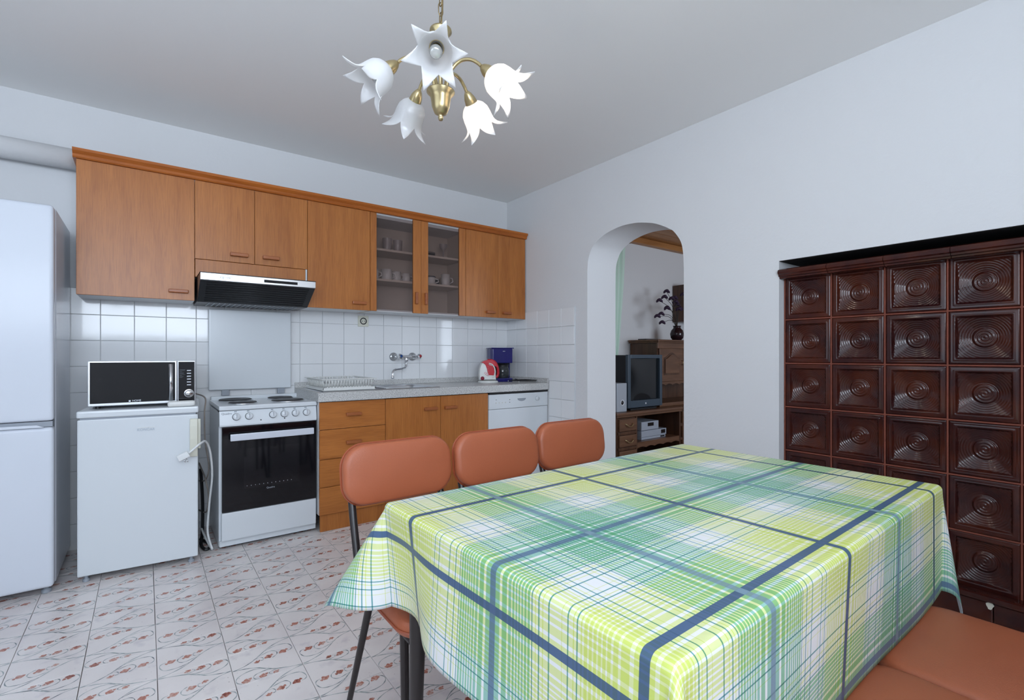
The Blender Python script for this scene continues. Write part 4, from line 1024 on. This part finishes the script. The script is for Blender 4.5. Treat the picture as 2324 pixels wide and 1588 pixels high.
def oilcloth():
    d = .240; r = .014
    def drape(s, t_):
        lo_s, hi_s, lo_t, hi_t = r, TW - r, r, TD - r
        bs = min(max(s, lo_s), hi_s); bt = min(max(t_, lo_t), hi_t)
        ds, dt = s - bs, t_ - bt
        def edge_flare(n, along):
            if n == 'L': return .06 + .05 * math.sin(along * 7.5 + .6) - .26 * math.exp(-((along - .09) / .11) ** 2)           # side towards the cooker / left
            if n == 'R': return .05 + .03 * math.sin(along * 9)
            if n == 'F': return .07 + .04 * math.sin(along * 8.0)
            return -.02 + .025 * math.sin(along * 6.4 + 1.1)                     # side towards the camera
        def fall(rho, fl):
            th = min(rho / r, PI / 2); extra = max(0, rho - r * PI / 2)
            a = math.atan(fl)
            return r * math.sin(th) + extra * math.sin(a), r * (1 - math.cos(th)) + extra * math.cos(a)
        if ds == 0 and dt == 0: return tp(s, t_, TZ)
        if dt == 0 or ds == 0:
            if dt == 0: n = 'L' if ds < 0 else 'R'; rho = abs(ds); al = bt
            else: n = 'F' if dt < 0 else 'N'; rho = abs(dt); al = bs
            fl = edge_flare(n, al)
            h, dr = fall(rho, fl)
            if dt == 0: return tp(bs + (h if ds > 0 else -h), bt, TZ - dr)
            return tp(bs, bt + (h if dt > 0 else -h), TZ - dr)
        # corner: a cone that pinches into a standing fold
        sgn_s, sgn_t = (1 if ds > 0 else -1), (1 if dt > 0 else -1)
        rho = math.hypot(ds, dt); w = math.atan2(abs(dt), abs(ds)) / (PI / 2)     # 0: along the s normal, 1: along the t normal
        f0 = edge_flare('R' if ds > 0 else 'L', bt); f1 = edge_flare('N' if dt > 0 else 'F', bs)
        fin, amax = {(-1, -1): (.66, .60), (1, 1): (.30, .20), (-1, 1): (.5, .50), (1, -1): (.5, .5)}[(sgn_s, sgn_t)]
        az = fin * (2 * w) ** .7 if w < .5 else 1 - (1 - fin) * (2 * (1 - w)) ** .7
        a0, a1 = math.atan(f0), math.atan(f1)
        al = a0 * (1 - w) + a1 * w + (amax - (a0 + a1) / 2) * math.sin(PI * w) ** 1.0
        hz, dr = fall(rho, math.tan(al))
        ca, sa = math.cos(az * PI / 2), math.sin(az * PI / 2)
        return tp(bs + sgn_s * ca * hz, bt + sgn_t * sa * hz, TZ - dr)
    def samples(total, d2=d):
        e = [-d + d * k / 26 for k in range(26)] + [r * (k - 3) / 3 for k in range(0)]
        inner = [total * k / 40 for k in range(41)]
        return e + [x for x in inner] + [total + d2 * (k + 1) / 26 for k in range(26)]
    def refine(L, total):
        extra = [-.008, -.004, .004, .007, .010, .014, total - .014, total - .010, total - .007, total - .004, total + .004, total + .008]
        return sorted(set(round(v, 5) for v in L + extra))
    S = refine(samples(TW), TW); T = refine(samples(TD, .274), TD)
    verts, uvs = [], []
    for a in S:
        for c in T:
            p = drape(a, c); verts.append(p - Vector((ctr.x, ctr.y, 0))); uvs.append((a, c))
    nT = len(T); faces = [(i * nT + j, i * nT + j + 1, (i + 1) * nT + j + 1, (i + 1) * nT + j) for i in range(len(S) - 1) for j in range(nT - 1)]
    me = bpy.data.meshes.new('tablecloth'); me.from_pydata(verts, [], faces)
    uvl = me.uv_layers.new(name='UVMap')
    for lp in me.loops: uvl.data[lp.index].uv = uvs[lp.vertex_index]
    me.polygons.foreach_set('use_smooth', [True] * len(me.polygons))
    bmm = bmesh.new(); bmm.from_mesh(me); bmesh.ops.recalc_face_normals(bmm, faces=bmm.faces[:])
    top = max(bmm.faces, key=lambda f: f.calc_center_median().z)
    if top.normal.z < 0: bmesh.ops.reverse_faces(bmm, faces=bmm.faces[:])
    bmm.to_mesh(me); bmm.free()
    me.materials.append(MATS['plaid_oilcloth']); me.materials.append(MATS['cloth_back'])
    o = bpy.data.objects.new('tablecloth', me); C.objects.link(o); o.location = (ctr.x, ctr.y, 0)
    sd = o.modifiers.new('thickness', 'SOLIDIFY'); sd.thickness = .0012; sd.offset = -1; sd.material_offset = 1; sd.material_offset_rim = 1
    tag(o, 'green and white plaid oilcloth with navy bands draped over the table', 'tablecloth')
oilcloth()

# ================================================================== chairs
def pad(w, h, th, rad, crown, n=8):
    """upholstered pad in the local x-y plane, thickness along z"""
    out = []
    for cx, cy, a0 in ((w/2 - rad, h/2 - rad, 0), (-w/2 + rad, h/2 - rad, PI/2), (-w/2 + rad, -h/2 + rad, PI), (w/2 - rad, -h/2 + rad, 1.5*PI)):
        for k in range(n + 1): out.append((cx + rad * math.cos(a0 + PI/2*k/n), cy + rad * math.sin(a0 + PI/2*k/n)))
    prof = [(1.0, 0), (.994, .35), (.978, .66), (.95, .86), (.90, .96), (.75, 1.0 + crown * .3), (.5, 1.0 + crown * .7), (.25, 1 + crown * .95)]
    q = B(); bm = q.bm; m = len(out)
    def ring(f, z): return [bm.verts.new((x * f if abs(f) > .9 else x * f, y * f, z)) for x, y in out]
    up = [ring(f, th/2 * z) for f, z in prof]; dn = [up[0]] + [ring(f, -th/2 * min(1, z)) for f, z in prof[1:5]]
    for seq, flip in ((up, 0), (dn, 1)):
        for a, c in zip(seq, seq[1:]):
            for k in range(m): bm.faces.new((a[k], a[(k+1) % m], c[(k+1) % m], c[k]))
    cv = bm.verts.new((0, 0, th/2 * (1 + crown)))
    for k in range(m): bm.faces.new((up[-1][k], up[-1][(k+1) % m], cv))
    bm.faces.new(dn[-1])
    return q, out
def make_chair(label):
    """local frame: the sitter faces -y; origin on the floor under the seat centre"""
    t = thing('dining_chair', label, 'chair', (0, 0, 0), group='brown leatherette dining chairs')
    q, o1 = pad(.384, .430, .052, .075, .35); q.bm.transform(Matrix.Translation((0, 0, .434))); st_ = part(q, 'seat', 'leather', t, local=True, smooth=True)
    q = B(); L = [Vector((x * 1.0, y * 1.0, .430)) for x, y in o1]; q.tube(L + [L[0]], .0042, 6, False); part(q, 'piping', 'piping', st_, local=True, smooth=True)
    q, o2 = pad(.381, .190, .046, .070, .30)
    R = Matrix.Translation((0, .268, .712)) @ Matrix.Rotation(-math.radians(7), 4, 'X') @ Matrix.Rotation(PI/2, 4, 'X')
    q.bm.transform(R); bk = part(q, 'backrest', 'leather', t, local=True, smooth=True)
    q = B(); L = [R @ Vector((x, y, -.010)) for x, y in o2]; q.tube(L + [L[0]], .0042, 6, False); part(q, 'piping', 'piping', bk, local=True, smooth=True)
    for s in (-1, 1):
        q = B(); q.tube(smooth3([(s*.150, .298, .700), (s*.155, .286, .640), (s*.160, .235, .520), (s*.163, .180, .420), (s*.163, .100, .402)]), .0115, 12); part(q, 'back_post', 'chair_steel', t, local=True, smooth=True)
        q = B(); q.tube([(s*.163, .095, .405), (s*.186, .237, 0)], [.0115, .0085], 12); part(q, 'leg', 'chair_steel', t, local=True, smooth=True)
        q = B(); q.tube([(s*.163, -.125, .405), (s*.176, -.165, 0)], [.0115, .0085], 12); part(q, 'leg', 'chair_steel', t, local=True, smooth=True)
    q = B()
    for s in (-1, 1): q.tube([(s*.163, -.17, .400), (s*.163, .13, .400)], .009, 10)
    for y in (-.12, .09): q.tube([(-.163, y, .400), (.163, y, .400)], .009, 10)
    part(q, 'seat_frame', 'chair_steel', t, local=True, smooth=True)
    return t
CH = make_chair('brown leatherette chair behind the table, nearest the cooker')
for k, (x, y, rz, lb) in enumerate(((-2.022, -2.420, .0, None), (-1.628, -2.430, .005, 'middle of the three brown chairs along the kitchen side of the table'),
                                    (-1.233, -2.415, -.01, 'brown leatherette chair behind the table, nearest the arch'),
                                    (-1.275, -3.500, PI + .02, 'brown leatherette chair with bare seat beside the tiled stove'),
                                    (-1.664, -3.506, PI + .0, 'brown leatherette chair seat cut by the lower right picture edge'))):
    c = CH if k == 0 else copy_tree(CH)
    c.location = (x, y, 0); c.rotation_euler = (0, 0, rz)
    if lb: c['label'] = lb

# ================================================================== chandelier
LX, LY = -1.974, -2.345
t = thing('chandelier', 'brass chandelier with five frosted tulip shades, two of them lit', 'lamp', (LX, LY, 1.82))
ZCUP = 1.896
q = B(); q.lathe([(0, -.086), (.006, -.085), (.0085, -.078), (.006, -.071), (.010, -.069), (.019, -.064), (.027, -.045), (.030, -.022), (.033, -.010), (.043, 0), (.043, .003), (.036, .003), (.030, -.008), (0, -.012)], (LX, LY, ZCUP), n=32); part(q, 'cup', 'brass', t)
q = B(); q.tube([(LX, LY, ZCUP - .01), (LX, LY, 2.075)], .006, 12); part(q, 'stem', 'brass', t)
q = B(); q.lathe([(.006, -.012), (.010, -.010), (.034, .016), (.033, .022), (.018, .028), (.008, .034), (0, .036)], (LX, LY, 2.066), n=32); part(q, 'top_bell', 'brass', t)
zc = 2.105; k = 0
while zc < 2.49:
    L = []
    for j in range(17):
        a = 2 * PI * j / 16; u = .0075 * math.cos(a); v = .0145 * math.sin(a) + (.006 if math.sin(a) > 0 else -.006)
        L.append((LX + (u if k % 2 else 0), LY + (0 if k % 2 else u), zc + v + .016))
    q = B(); q.tube(L, .0016, 6, False); part(q, 'chain_link', 'brass_dark', t); zc += .030; k += 1
q = B(); q.tube(smooth3([(LX, LY, 2.10), (LX + .006, LY, 2.18), (LX - .005, LY + .004, 2.27), (LX + .006, LY, 2.36), (LX, LY, 2.49)]), .0028, 8); part(q, 'lamp_cord', 'brass_dark', t, smooth=True)
q = B(); q.lathe([(.012, -.045), (.045, -.030), (.052, -.004), (.052, 0), (0, 0)], (LX, LY, ZC - .0005), n=28); part(q, 'ceiling_rose', 'brass', t)
def shade_bm(q, M):
    nT, nS = 72, 16; rows = []
    P = [(0, .014), (.06, .026), (.14, .036), (.28, .0445), (.45, .047), (.60, .0475), (.72, .0495), (.84, .057), (.93, .069), (1.0, .086)]
    def prof(s):
        for (a, ra), (c, rc_) in zip(P, P[1:]):
            if s <= c: f = (s - a) / (c - a); f = f * f * (3 - 2 * f) if False else f; return ra + (rc_ - ra) * f
        return P[-1][1]
    for i in range(nS + 1):
        row = []
        for j in range(nT):
            th = 2 * PI * j / nT; pet = abs(((6 * th / PI) % 2) - 1) ** .85
            s = i / nS * (.66 + .34 * pet); r_ = prof(s) * (1 + .05 * (s > .5) * math.cos(6 * th) * (s - .5))
            z_ = -.108 * s * (1 if s < .85 else 1) + .018 * max(0, s - .8) * pet
            row.append(q.bm.verts.new(M @ Vector((r_ * math.cos(th), r_ * math.sin(th), z_))))
        rows.append(row)
    for a, c in zip(rows, rows[1:]):
        for j in range(nT): q.bm.faces.new((a[j], a[(j+1) % nT], c[(j+1) % nT], c[j]))
base_az = math.atan2(-math.cos(YAW) * 1.0, -math.sin(YAW)) + .075     # towards the middle of the room's camera side
BETA = math.radians(43)
for k in range(5):
    az = base_az + 2 * PI * k / 5; h = Vector((math.cos(az), math.sin(az), 0))
    O = Vector((LX, LY, 0))
    def A(r_, z_): return O + h * r_ + Vector((0, 0, z_))
    q = B(); q.tube(smooth3([A(.020, ZCUP - .005), A(.022, ZCUP + .030), A(.036, ZCUP + .066), A(.064, ZCUP + .088), A(.095, ZCUP + .088), A(.120, ZCUP + .073), A(.136, ZCUP + .055)]), .0052, 10); arm = part(q, 'arm', 'brass', t, smooth=True)
    dr = h * math.cos(BETA) + Vector((0, 0, -math.sin(BETA)))
    s0 = A(.130, ZCUP + .063)
    q = B(); q.lathe([(0, 0), (.006, 0), (.012, .008), (.018, .022), (.021, .040), (.0205, .042), (.016, .036), (0, .030)], s0, dr, n=22); part(q, 'socket_cup', 'brass', arm)
    M = Matrix.Translation(s0 + dr * .036) @ Vector((0, 0, -1)).rotation_difference(dr).to_matrix().to_4x4() @ Matrix.Rotation(.35 + k, 4, 'Z')
    q = B(); shade_bm(q, M); sh = part(q, 'lamp_shade', 'frosted_glass', t, smooth=True)
    sd = sh.modifiers.new('thickness', 'SOLIDIFY'); sd.thickness = .002; sd.offset = 0
    lit = k in (2, 1)
    q = B(); q.lathe([(0, 0), (.010, .002), (.011, .02), (.016, .035), (.018, .050), (.013, .062), (0, .068)], s0 + dr * .032, dr, n=18); part(q, 'bulb', 'lit_bulb' if lit else 'bulb_clear', t, smooth=True)
    if lit:
        l = bpy.data.lights.new('bulb_light', 'POINT'); l.energy = 3.2; l.color = (1.0, .84, .66); l.shadow_soft_size = .02
        lo = bpy.data.objects.new('bulb_light', l); lo.location = s0 + dr * .118; C.objects.link(lo)

# ================================================================== tiled stove in the niche
t = thing('tiled_stove', 'built-in stove of dark brown glazed tiles with spiral relief', 'stove', (.20, -3.1, 0))
SXF, SYL, SP, SR, SZT = .055, -2.453, .2225, .2325, 1.2800
COLS, ROWS = 6, 6
q = B(); q.box(SXF + .052, .40, NY0 + .01, SYL + .004, .10, 1.50); part(q, 'core', 'stove_backing', t)
q = B(); q.box(SXF + .004, SXF + .051, SYL - COLS * SP, SYL, .132, 1.515); part(q, 'grout_bed', 'stove_grout', t) if False else q.bm.free()
for k in range(ROWS + 1):        # mortar joints standing between the tiles
    zz = min(1.5148, SZT + SR - k * SR)
    q = B(); q.box(SXF - .0008, SXF + .05, SYL - COLS * SP, SYL, zz - .003, zz + .003); part(q, 'mortar_joint', 'stove_grout', t)
for k in range(COLS + 1):
    yy = SYL - k * SP
    q = B(); q.box(SXF - .001, SXF + .05, yy - .003, yy + .003, SZT + SR - ROWS * SR, 1.512); part(q, 'mortar_joint', 'stove_grout', t)
def kachel():
    q = B(); bm = q.bm; N = 76; w, h = SP - .0065, SR - .0065; g = []
    for i in range(N + 1):
        row = []
        for j in range(N + 1):
            u, v = 2 * i / N - 1, 2 * j / N - 1                # -1..1 across the tile
            y, z_ = u * w / 2, v * h / 2; m_ = max(abs(u), abs(v)); x = 0.0
            x += .004 * max(0, (m_ - .94) / .06) ** 2
            inner = .80
            if m_ < inner:
                e = min(1, (inner - m_) / .055)
                rad = math.hypot(u, v); bowl = max(0, 1 - (max(abs(u), abs(v)) * .22 + rad * .78) / 1.0)
                x += .007 * e * e * (3 - 2 * e) + .027 * min(bowl, .62) / .62 * e
                if rad > .38: x += .0013 * e * math.sin((rad - .38) * 2 * PI / .080) * min(1, (rad - .38) / .06)
                if rad < .37:
                    k_ = min(1, (.37 - rad) / .04); k_ = k_ * k_ * (3 - 2 * k_)
                    x -= .007 * k_; x += .0020 * k_ * math.sin(rad * 2 * PI / .105 + math.atan2(v, u))
            elif m_ < inner + .05:
                x -= .0016 * math.sin(PI * (m_ - inner) / .05)
            row.append(bm.verts.new((x, y, z_)))
        g.append(row)
    for i in range(N):
        for j in range(N): bm.faces.new((g[i][j], g[i][j+1], g[i+1][j+1], g[i+1][j])).smooth = True
    B0 = [bm.verts.new((.045, s1 * w / 2, s2 * h / 2)) for s1, s2 in ((-1, -1), (1, -1), (1, 1), (-1, 1))]
    edges = [[g[i][0] for i in range(N + 1)], [g[N][j] for j in range(N + 1)], [g[i][N] for i in range(N, -1, -1)], [g[0][j] for j in range(N, -1, -1)]]
    for k_, ed in enumerate(edges):
        bm.faces.new([B0[k_]] + [B0[(k_ + 1) % 4]] + ed[::-1])
    bm.faces.new(B0)
    bmesh.ops.recalc_face_normals(bm, faces=bm.faces[:])
    me = bpy.data.meshes.new('stove_tile'); bm.to_mesh(me); bm.free(); me.materials.append(MATS['stove_glaze']); return me
KM_ = kachel()
for r in range(ROWS):
    for c in range(COLS):
        o = bpy.data.objects.new('stove_tile', KM_); C.objects.link(o); o.parent = t
        o.matrix_local = WM[t.name].inverted() @ Matrix.Translation((SXF + random.uniform(-.001, .001), SYL - (c + .5) * SP, SZT + SR - (r + .5) * SR)) @ Matrix.Rotation(random.uniform(-.006, .006), 4, 'Y') @ Matrix.Rotation(random.uniform(-.006, .006), 4, 'Z')
CPf = [(.012, 1.513), (.004, 1.516), (.002, 1.523), (-.006, 1.526), (-.008, 1.534), (-.016, 1.539), (-.018, 1.550), (-.012, 1.560), (.004, 1.566), (.05, 1.567), (.05, 1.513)]
CPf = [(SXF - .065 + (x - .0) * 1.0 + .012, z - .018) for x, z in CPf]
yy = SYL + .006; first = None
for k in range(6):
    wd = .232
    q = B(); q.prism([(x, z) for x, z in CPf], yy - wd + .002, yy, 'xz')
    # the profile lies in x-z, extruded along y
    part(q, 'cornice_tile', 'stove_glaze', t); yy -= wd
q = B(); q.box(SXF - .01, .4, NY0 + .01, SYL, 1.505, 1.535); part(q, 'stove_top', 'flat_black', t)
q = B(); q.box(SXF - .052, SXF + .05, SYL - COLS * SP, SYL, .098, .128, .008); part(q, 'base_rim', 'stove_glaze', t)
for k in range(5):
    y1 = SYL - k * .272
    q = B(); q.box(SXF - .040, SXF + .05, max(y1 - .270, NY0 + .01), y1, .002, .097, .005); part(q, 'base_tile', 'stove_glaze', t)

q = B(); bm = q.bm
vs = [bm.verts.new((SXF - .0406, -3.258 + .011 * math.cos(a) * (1 + .3 * math.sin(3 * a)), .083 + .015 * math.sin(a))) for a in [2 * PI * k / 11 for k in range(11)]]
vb = [bm.verts.new(v.co + Vector((.003, 0, 0))) for v in vs]
bm.faces.new(vs)
for k in range(11): bm.faces.new((vs[k], vb[k], vb[(k + 1) % 11], vs[(k + 1) % 11]))
part(q, 'glaze_chip', 'plastic_cream', t)

# ================================================================== living room furniture
t = thing('television_unit', 'dark walnut low cabinet carrying the television', 'cabinet', (1.45, -.26, 0))
UX0, UX1, UF = .955, 2.000, -.500
q = B(); q.box(UX0 - .03, UX1 + .0, UF - .03, -.02, .500, .530, .008); part(q, 'top', 'walnut_h', t)
q = B(); q.box(UX0 - .01, UX1 - .0, UF - .012, -.025, .478, .4995, .006); part(q, 'top_moulding', 'walnut_h', t)
q = B(); q.box(UX0, UX0 + .02, UF + .012, -.03, 0, .4775); part(q, 'side_panel', 'walnut', t)
q = B(); q.box(UX1 - .025, UX1 - .002, UF + .002, -.03, 0, .4775); part(q, 'side_panel', 'walnut', t)
q = B(); q.box(1.245, 1.262, UF + .002, -.03, 0, .4775); part(q, 'divider', 'walnut', t)
q = B(); q.box(UX0 + .021, UX1 - .026, -.030, -.022, 0, .4775); part(q, 'back_panel', 'walnut', t)
q = B(); q.box(1.263, UX1 - .026, UF + .004, -.031, .190, .212); sh = part(q, 'shelf', 'walnut_h', t)
q = B()
q.prism([(1.263, .190)] + [(1.263 + (UX1 - .026 - 1.263) * k / 40, .150 + .012 * abs(math.sin(PI * k / 8))) for k in range(41)] + [(UX1 - .026, .190)], UF + .004, UF + .016, 'xz'); part(q, 'scalloped_edge', 'walnut_h', sh)
for z0, z1 in ((.345, .462), (.190, .302), (.03, .15)):
    q = B(); q.box(.985, 1.240, UF - .010, UF + .012, z0, z1, .004); d = part(q, 'drawer', 'walnut_h', t)
    zm = (z0 + z1) / 2
    q = B(); q.tube(smooth3([(1.065, UF - .012, zm + .012), (1.075, UF - .026, zm + .004), (1.095, UF - .030, zm - .012), (1.120, UF - .030, zm - .016), (1.145, UF - .030, zm - .012), (1.165, UF - .026, zm + .004), (1.175, UF - .012, zm + .012)]), .0045, 8); part(q, 'drawer_pull', 'brass', d, smooth=True)
for zz in (.3235, .170):
    q = B(); q.box(.976, 1.2445, UF - .004, UF + .012, zz - .014, zz + .014, .003); part(q, 'rail', 'walnut', t)
q = B(); q.box(.976, 1.2445, UF + .013, -.031, .0, .47); part(q, 'drawer_case', 'walnut', t)

t = thing('side_cabinet', 'walnut drawer cabinet continuing right of the television unit', 'cabinet', (2.4, -.26, 0))
q = B(); q.box(2.003, 3.06, UF + .02, -.02, 0, .485); part(q, 'body', 'walnut', t)
q = B(); q.box(2.003, 3.08, UF - .03, -.02, .500, .530, .008); part(q, 'top', 'walnut_h', t)
q = B(); q.box(2.003, 3.07, UF - .01, -.02, .486, .4995); part(q, 'top_moulding', 'walnut_h', t)
for z0, z1 in ((.345, .470), (.190, .310), (.03, .16)):
    q = B(); q.box(2.03, 2.45, UF - .004, UF + .019, z0, z1, .004); part(q, 'drawer', 'walnut_h', t)

# upper cabinet (hutch) standing on the units
t = thing('hutch_cabinet', 'walnut hutch with an arched panel door beside the television', 'cabinet', (2.2, -.2, .531))
HX0, HX1, HF = 1.735, 3.05, -.400
q = B(); q.box(HX0, HX1, HF - .02, -.012, .5315, .572, .006); part(q, 'foot_board', 'walnut_h', t)
q = B(); q.box(HX0 + .01, HX1, -.05, -.012, .573, 1.225); part(q, 'back_panel', 'walnut', t)
q = B(); q.box(HX0 + .005, HX0 + .022, HF + .02, -.051, .80, 1.225); part(q, 'side_panel', 'walnut', t)
q = B(); q.box(HX0 + .023, HX1, HF + .02, -.051, .800, .830); part(q, 'bottom_panel', 'walnut', t)
q = B(); q.prism([(HX0 + .01, .800)] + [(HX0 + .01 + .75 * k / 48, .762 + .014 * abs(math.sin(PI * k / 8))) for k in range(49)] + [(HX0 + .76, .800)], HF + .004, HF + .018, 'xz'); part(q, 'scalloped_edge', 'walnut_h', t)
q = B(); q.box(HX0 - .02, HX1, HF - .016, -.012, 1.226, 1.240, .004); q.box(HX0 - .03, HX1, HF - .026, -.012, 1.241, 1.262, .006); part(q, 'top_moulding', 'walnut_h', t)
q = B(); q.box(HX0 - .012, HX1, HF - .004, HF + .019, 1.165, 1.2255, .003); part(q, 'frieze', 'walnut_h', t)
def arch_poly(x0, x1, z0, z1, rise):
    n = 18; return [(x0, z0), (x1, z0)] + [(x1 - (x1 - x0) * k / n, z1 + rise * .5 * (1 - math.cos(2 * PI * k / n))) for k in range(n + 1)]
for x0, x1 in ((HX0 + .024, HX0 + .46), (HX0 + .464, HX0 + .90)):
    q = B(); q.box(x0, x1, HF, HF + .019, .802, 1.164, .004); d = part(q, 'door', 'walnut_h', t)
    q = B(); q.prism(arch_poly(x0 + .075, x1 - .075, .872, 1.065, .055), HF - .003, HF - .0002, 'xz'); part(q, 'panel_frame', 'walnut', d)
    q = B(); q.prism(arch_poly(x0 + .092, x1 - .092, .890, 1.048, .050), HF - .012, HF - .0031, 'xz', .004); part(q, 'raised_panel', 'walnut_h', d)
    q = B(); q.tube([(x1 - .03, HF - .002, 1.03), (x1 - .03, HF - .020, 1.02), (x1 - .03, HF - .020, .99), (x1 - .03, HF - .002, .98)], .004, 8); part(q, 'door_pull', 'brass', d)
q = B(); q.box(2.56, 3.0, -.17, -.012, 1.50, 1.955, .006); q.box(2.92, 2.98, -.17, -.012, 1.263, 1.50)
solo(q, 'wall_shelf_box', 'walnut', 'dark brown upper cupboard behind the dried flowers', 'cupboard', (2.75, -.09, 1.263))
q = B(); q.box(1.77, 2.02, -.22, -.10, 1.2625, 1.275, .003); solo(q, 'flat_box', 'black_plastic', 'flat dark box lying on the hutch top', 'box', (1.9, -.16, 1.2625))

# television
t = thing('television', 'grey tube television standing on the walnut unit', 'television', (1.42, -.30, .531))
q = B(); q.prism([(1.165, -.440), (1.690, -.440), (1.650, -.22), (1.58, -.12), (1.27, -.12), (1.13, -.22)], .548, 1.092, 'xy', .012); part(q, 'case', 'tv_black', t)
q = B()
q.box(1.150, 1.192, -.475, -.441, .560, 1.096, .004); q.box(1.662, 1.703, -.475, -.441, .560, 1.096, .004); q.box(1.1925, 1.6615, -.475, -.441, 1.058, 1.096, .004); q.box(1.1925, 1.6615, -.475, -.441, .560, .632, .004); part(q, 'bezel', 'tv_grey', t)
q = B(); bm = q.bm; g = []
for i in range(13):
    g.append([bm.verts.new((1.192 + .470 * i / 12, -.450 - .016 * (1 - (2*i/12 - 1) ** 2) * (1 - (2*j/10 - 1) ** 2), .632 + .426 * j / 10)) for j in range(11)])
for i in range(12):
    for j in range(10): bm.faces.new((g[i][j], g[i+1][j], g[i+1][j+1], g[i][j+1]))
part(q, 'screen', 'tv_screen', t, smooth=True)
q = B(); q.lathe([(0, 0), (.010, 0), (.008, .002), (0, .002)], (1.427, -.4752, .596), (0, -1, 0), n=16); part(q, 'power_mark', 'print_white', t)
q = B(); q.box(1.22, 1.64, -.45, -.15, .5315, .5478, .003); part(q, 'stand_foot', 'tv_black', t)
# loudspeaker
t = thing('loudspeaker', 'small silver loudspeaker left of the television', 'speaker', (1.055, -.40, .531))
q = B(); q.box(.985, 1.130, -.475, -.30, .5315, .815, .006); part(q, 'cabinet', 'speaker_silver', t)
q = B(); q.lathe([(.030, 0), (.030, .003), (.024, .004), (.020, -.002), (0, -.002)], (1.063, -.4752, .622), (0, -1, 0), n=24); rg = part(q, 'port_ring', 'print_white', t)
q = B(); q.lathe([(.021, 0), (.018, .0032), (0, .0034)], (1.063, -.4752, .622), (0, -1, 0), n=20); part(q, 'port', 'black_plastic', rg)
# players on the shelf
for k, (x0, x1, z0, z1, lb) in enumerate(((1.395, 1.800, .2125, .238, 'bottom silver disc player on the walnut shelf'), (1.395, 1.815, .239, .305, 'middle silver disc player on the walnut shelf'), (1.395, 1.680, .309, .398, 'top silver set-top box on the walnut shelf'))):
    t = thing('disc_player', lb, 'player', ((x0 + x1) / 2, -.28, z0), group='players under the television')
    q = B(); q.box(x0, x1, -.445, -.12, z0 + .001, z1, .003); part(q, 'case', 'player_silver', t)
    q = B(); q.box(x0 + (x1 - x0) * (.36 if k == 2 else .78), x0 + (x1 - x0) * (.70 if k == 2 else .95), -.4468, -.4448, z0 + (z1 - z0) * (.45 if k == 2 else .25), z0 + (z1 - z0) * .85); part(q, 'display', 'black_gloss', t)
# vase with dried flowers
t = thing('flower_vase', 'dark glazed vase of dried purple flowers on the hutch', 'vase', (2.235, -.29, 1.2625))
q = B(); q.lathe([(0, 0), (.045, 0), (.070, .03), (.078, .075), (.066, .115), (.042, .140), (.040, .155), (.048, .168), (.043, .168), (.035, .150), (0, .10)], (2.235, -.29, 1.2627), n=28); part(q, 'vase', 'vase_glaze', t, smooth=True)
FL = [(-.42, -.02, .30), (-.30, .03, .16), (-.05, -.05, .22), (.04, .02, .28), (-.22, -.06, .33), (.12, .03, .24), (-.33, .0, .06), (-.36, -.05, .34), (-.20, .02, .42), (-.10, -.04, .30), (.0, .03, .36), (.10, -.02, .40), (-.40, 0.02, .13), (-.27, -.03, .22), (-.14, .05, .24)]
for dx, dy, dz in FL:
    p0 = Vector((2.235, -.29, 1.40)); p2 = Vector((2.235 + dx * .85, -.29 + dy, 1.40 + dz)); p1 = (p0 + p2) / 2 + Vector((-dx * .12, 0, .06))
    q = B(); q.tube(smooth3([p0, p1, p2], 5), .0028, 6); stem = part(q, 'flower_stem', 'dry_stem', t, smooth=True)
    q = B()
    for k in range(6):
        a = 2 * PI * k / 6; c = p2 + Vector((.020 * math.cos(a) * 1.2, .02 * math.sin(a), .008 * math.sin(2 * a)))
        q.lathe([(0, -.012), (.016, -.006), (.020, .004), (.007, .014), (0, .015)], c, (math.cos(a), math.sin(a), .8), n=7)
    part(q, 'flower_head', 'dry_flower', stem, smooth=True)
# curtain at the living room window side
q = B(); bm = q.bm; g = []
for i in range(25):
    row = []
    for j in range(33):
        v = i / 24; z_ = 2.36 - v * 1.50; wd = .34 - .20 * v ** 1.3
        x = 1.62 - .03 * v - .13 * v ** 2 - wd * (j / 32) ; y = -.045 + .018 * math.sin(j / 32 * PI * 9 + v)
        row.append(bm.verts.new((x, y, z_)))
    g.append(row)
for i in range(24):
    for j in range(32): bm.faces.new((g[i][j], g[i][j+1], g[i+1][j+1], g[i+1][j])).smooth = True
o = solo(q, 'curtain', 'curtain_green', 'pale green curtain gathered beside the television', 'curtain', (1.4, -.045, .86))
sd = o.modifiers.new('thickness', 'SOLIDIFY'); sd.thickness = .002
q = B(); q.tube([(.5, -.045, 2.365), (1.70, -.045, 2.365)], .010, 10); solo(q, 'curtain_rod', 'brass_dark', 'thin rod carrying the green curtain', 'curtain rod', (1.1, -.1, 2.355))
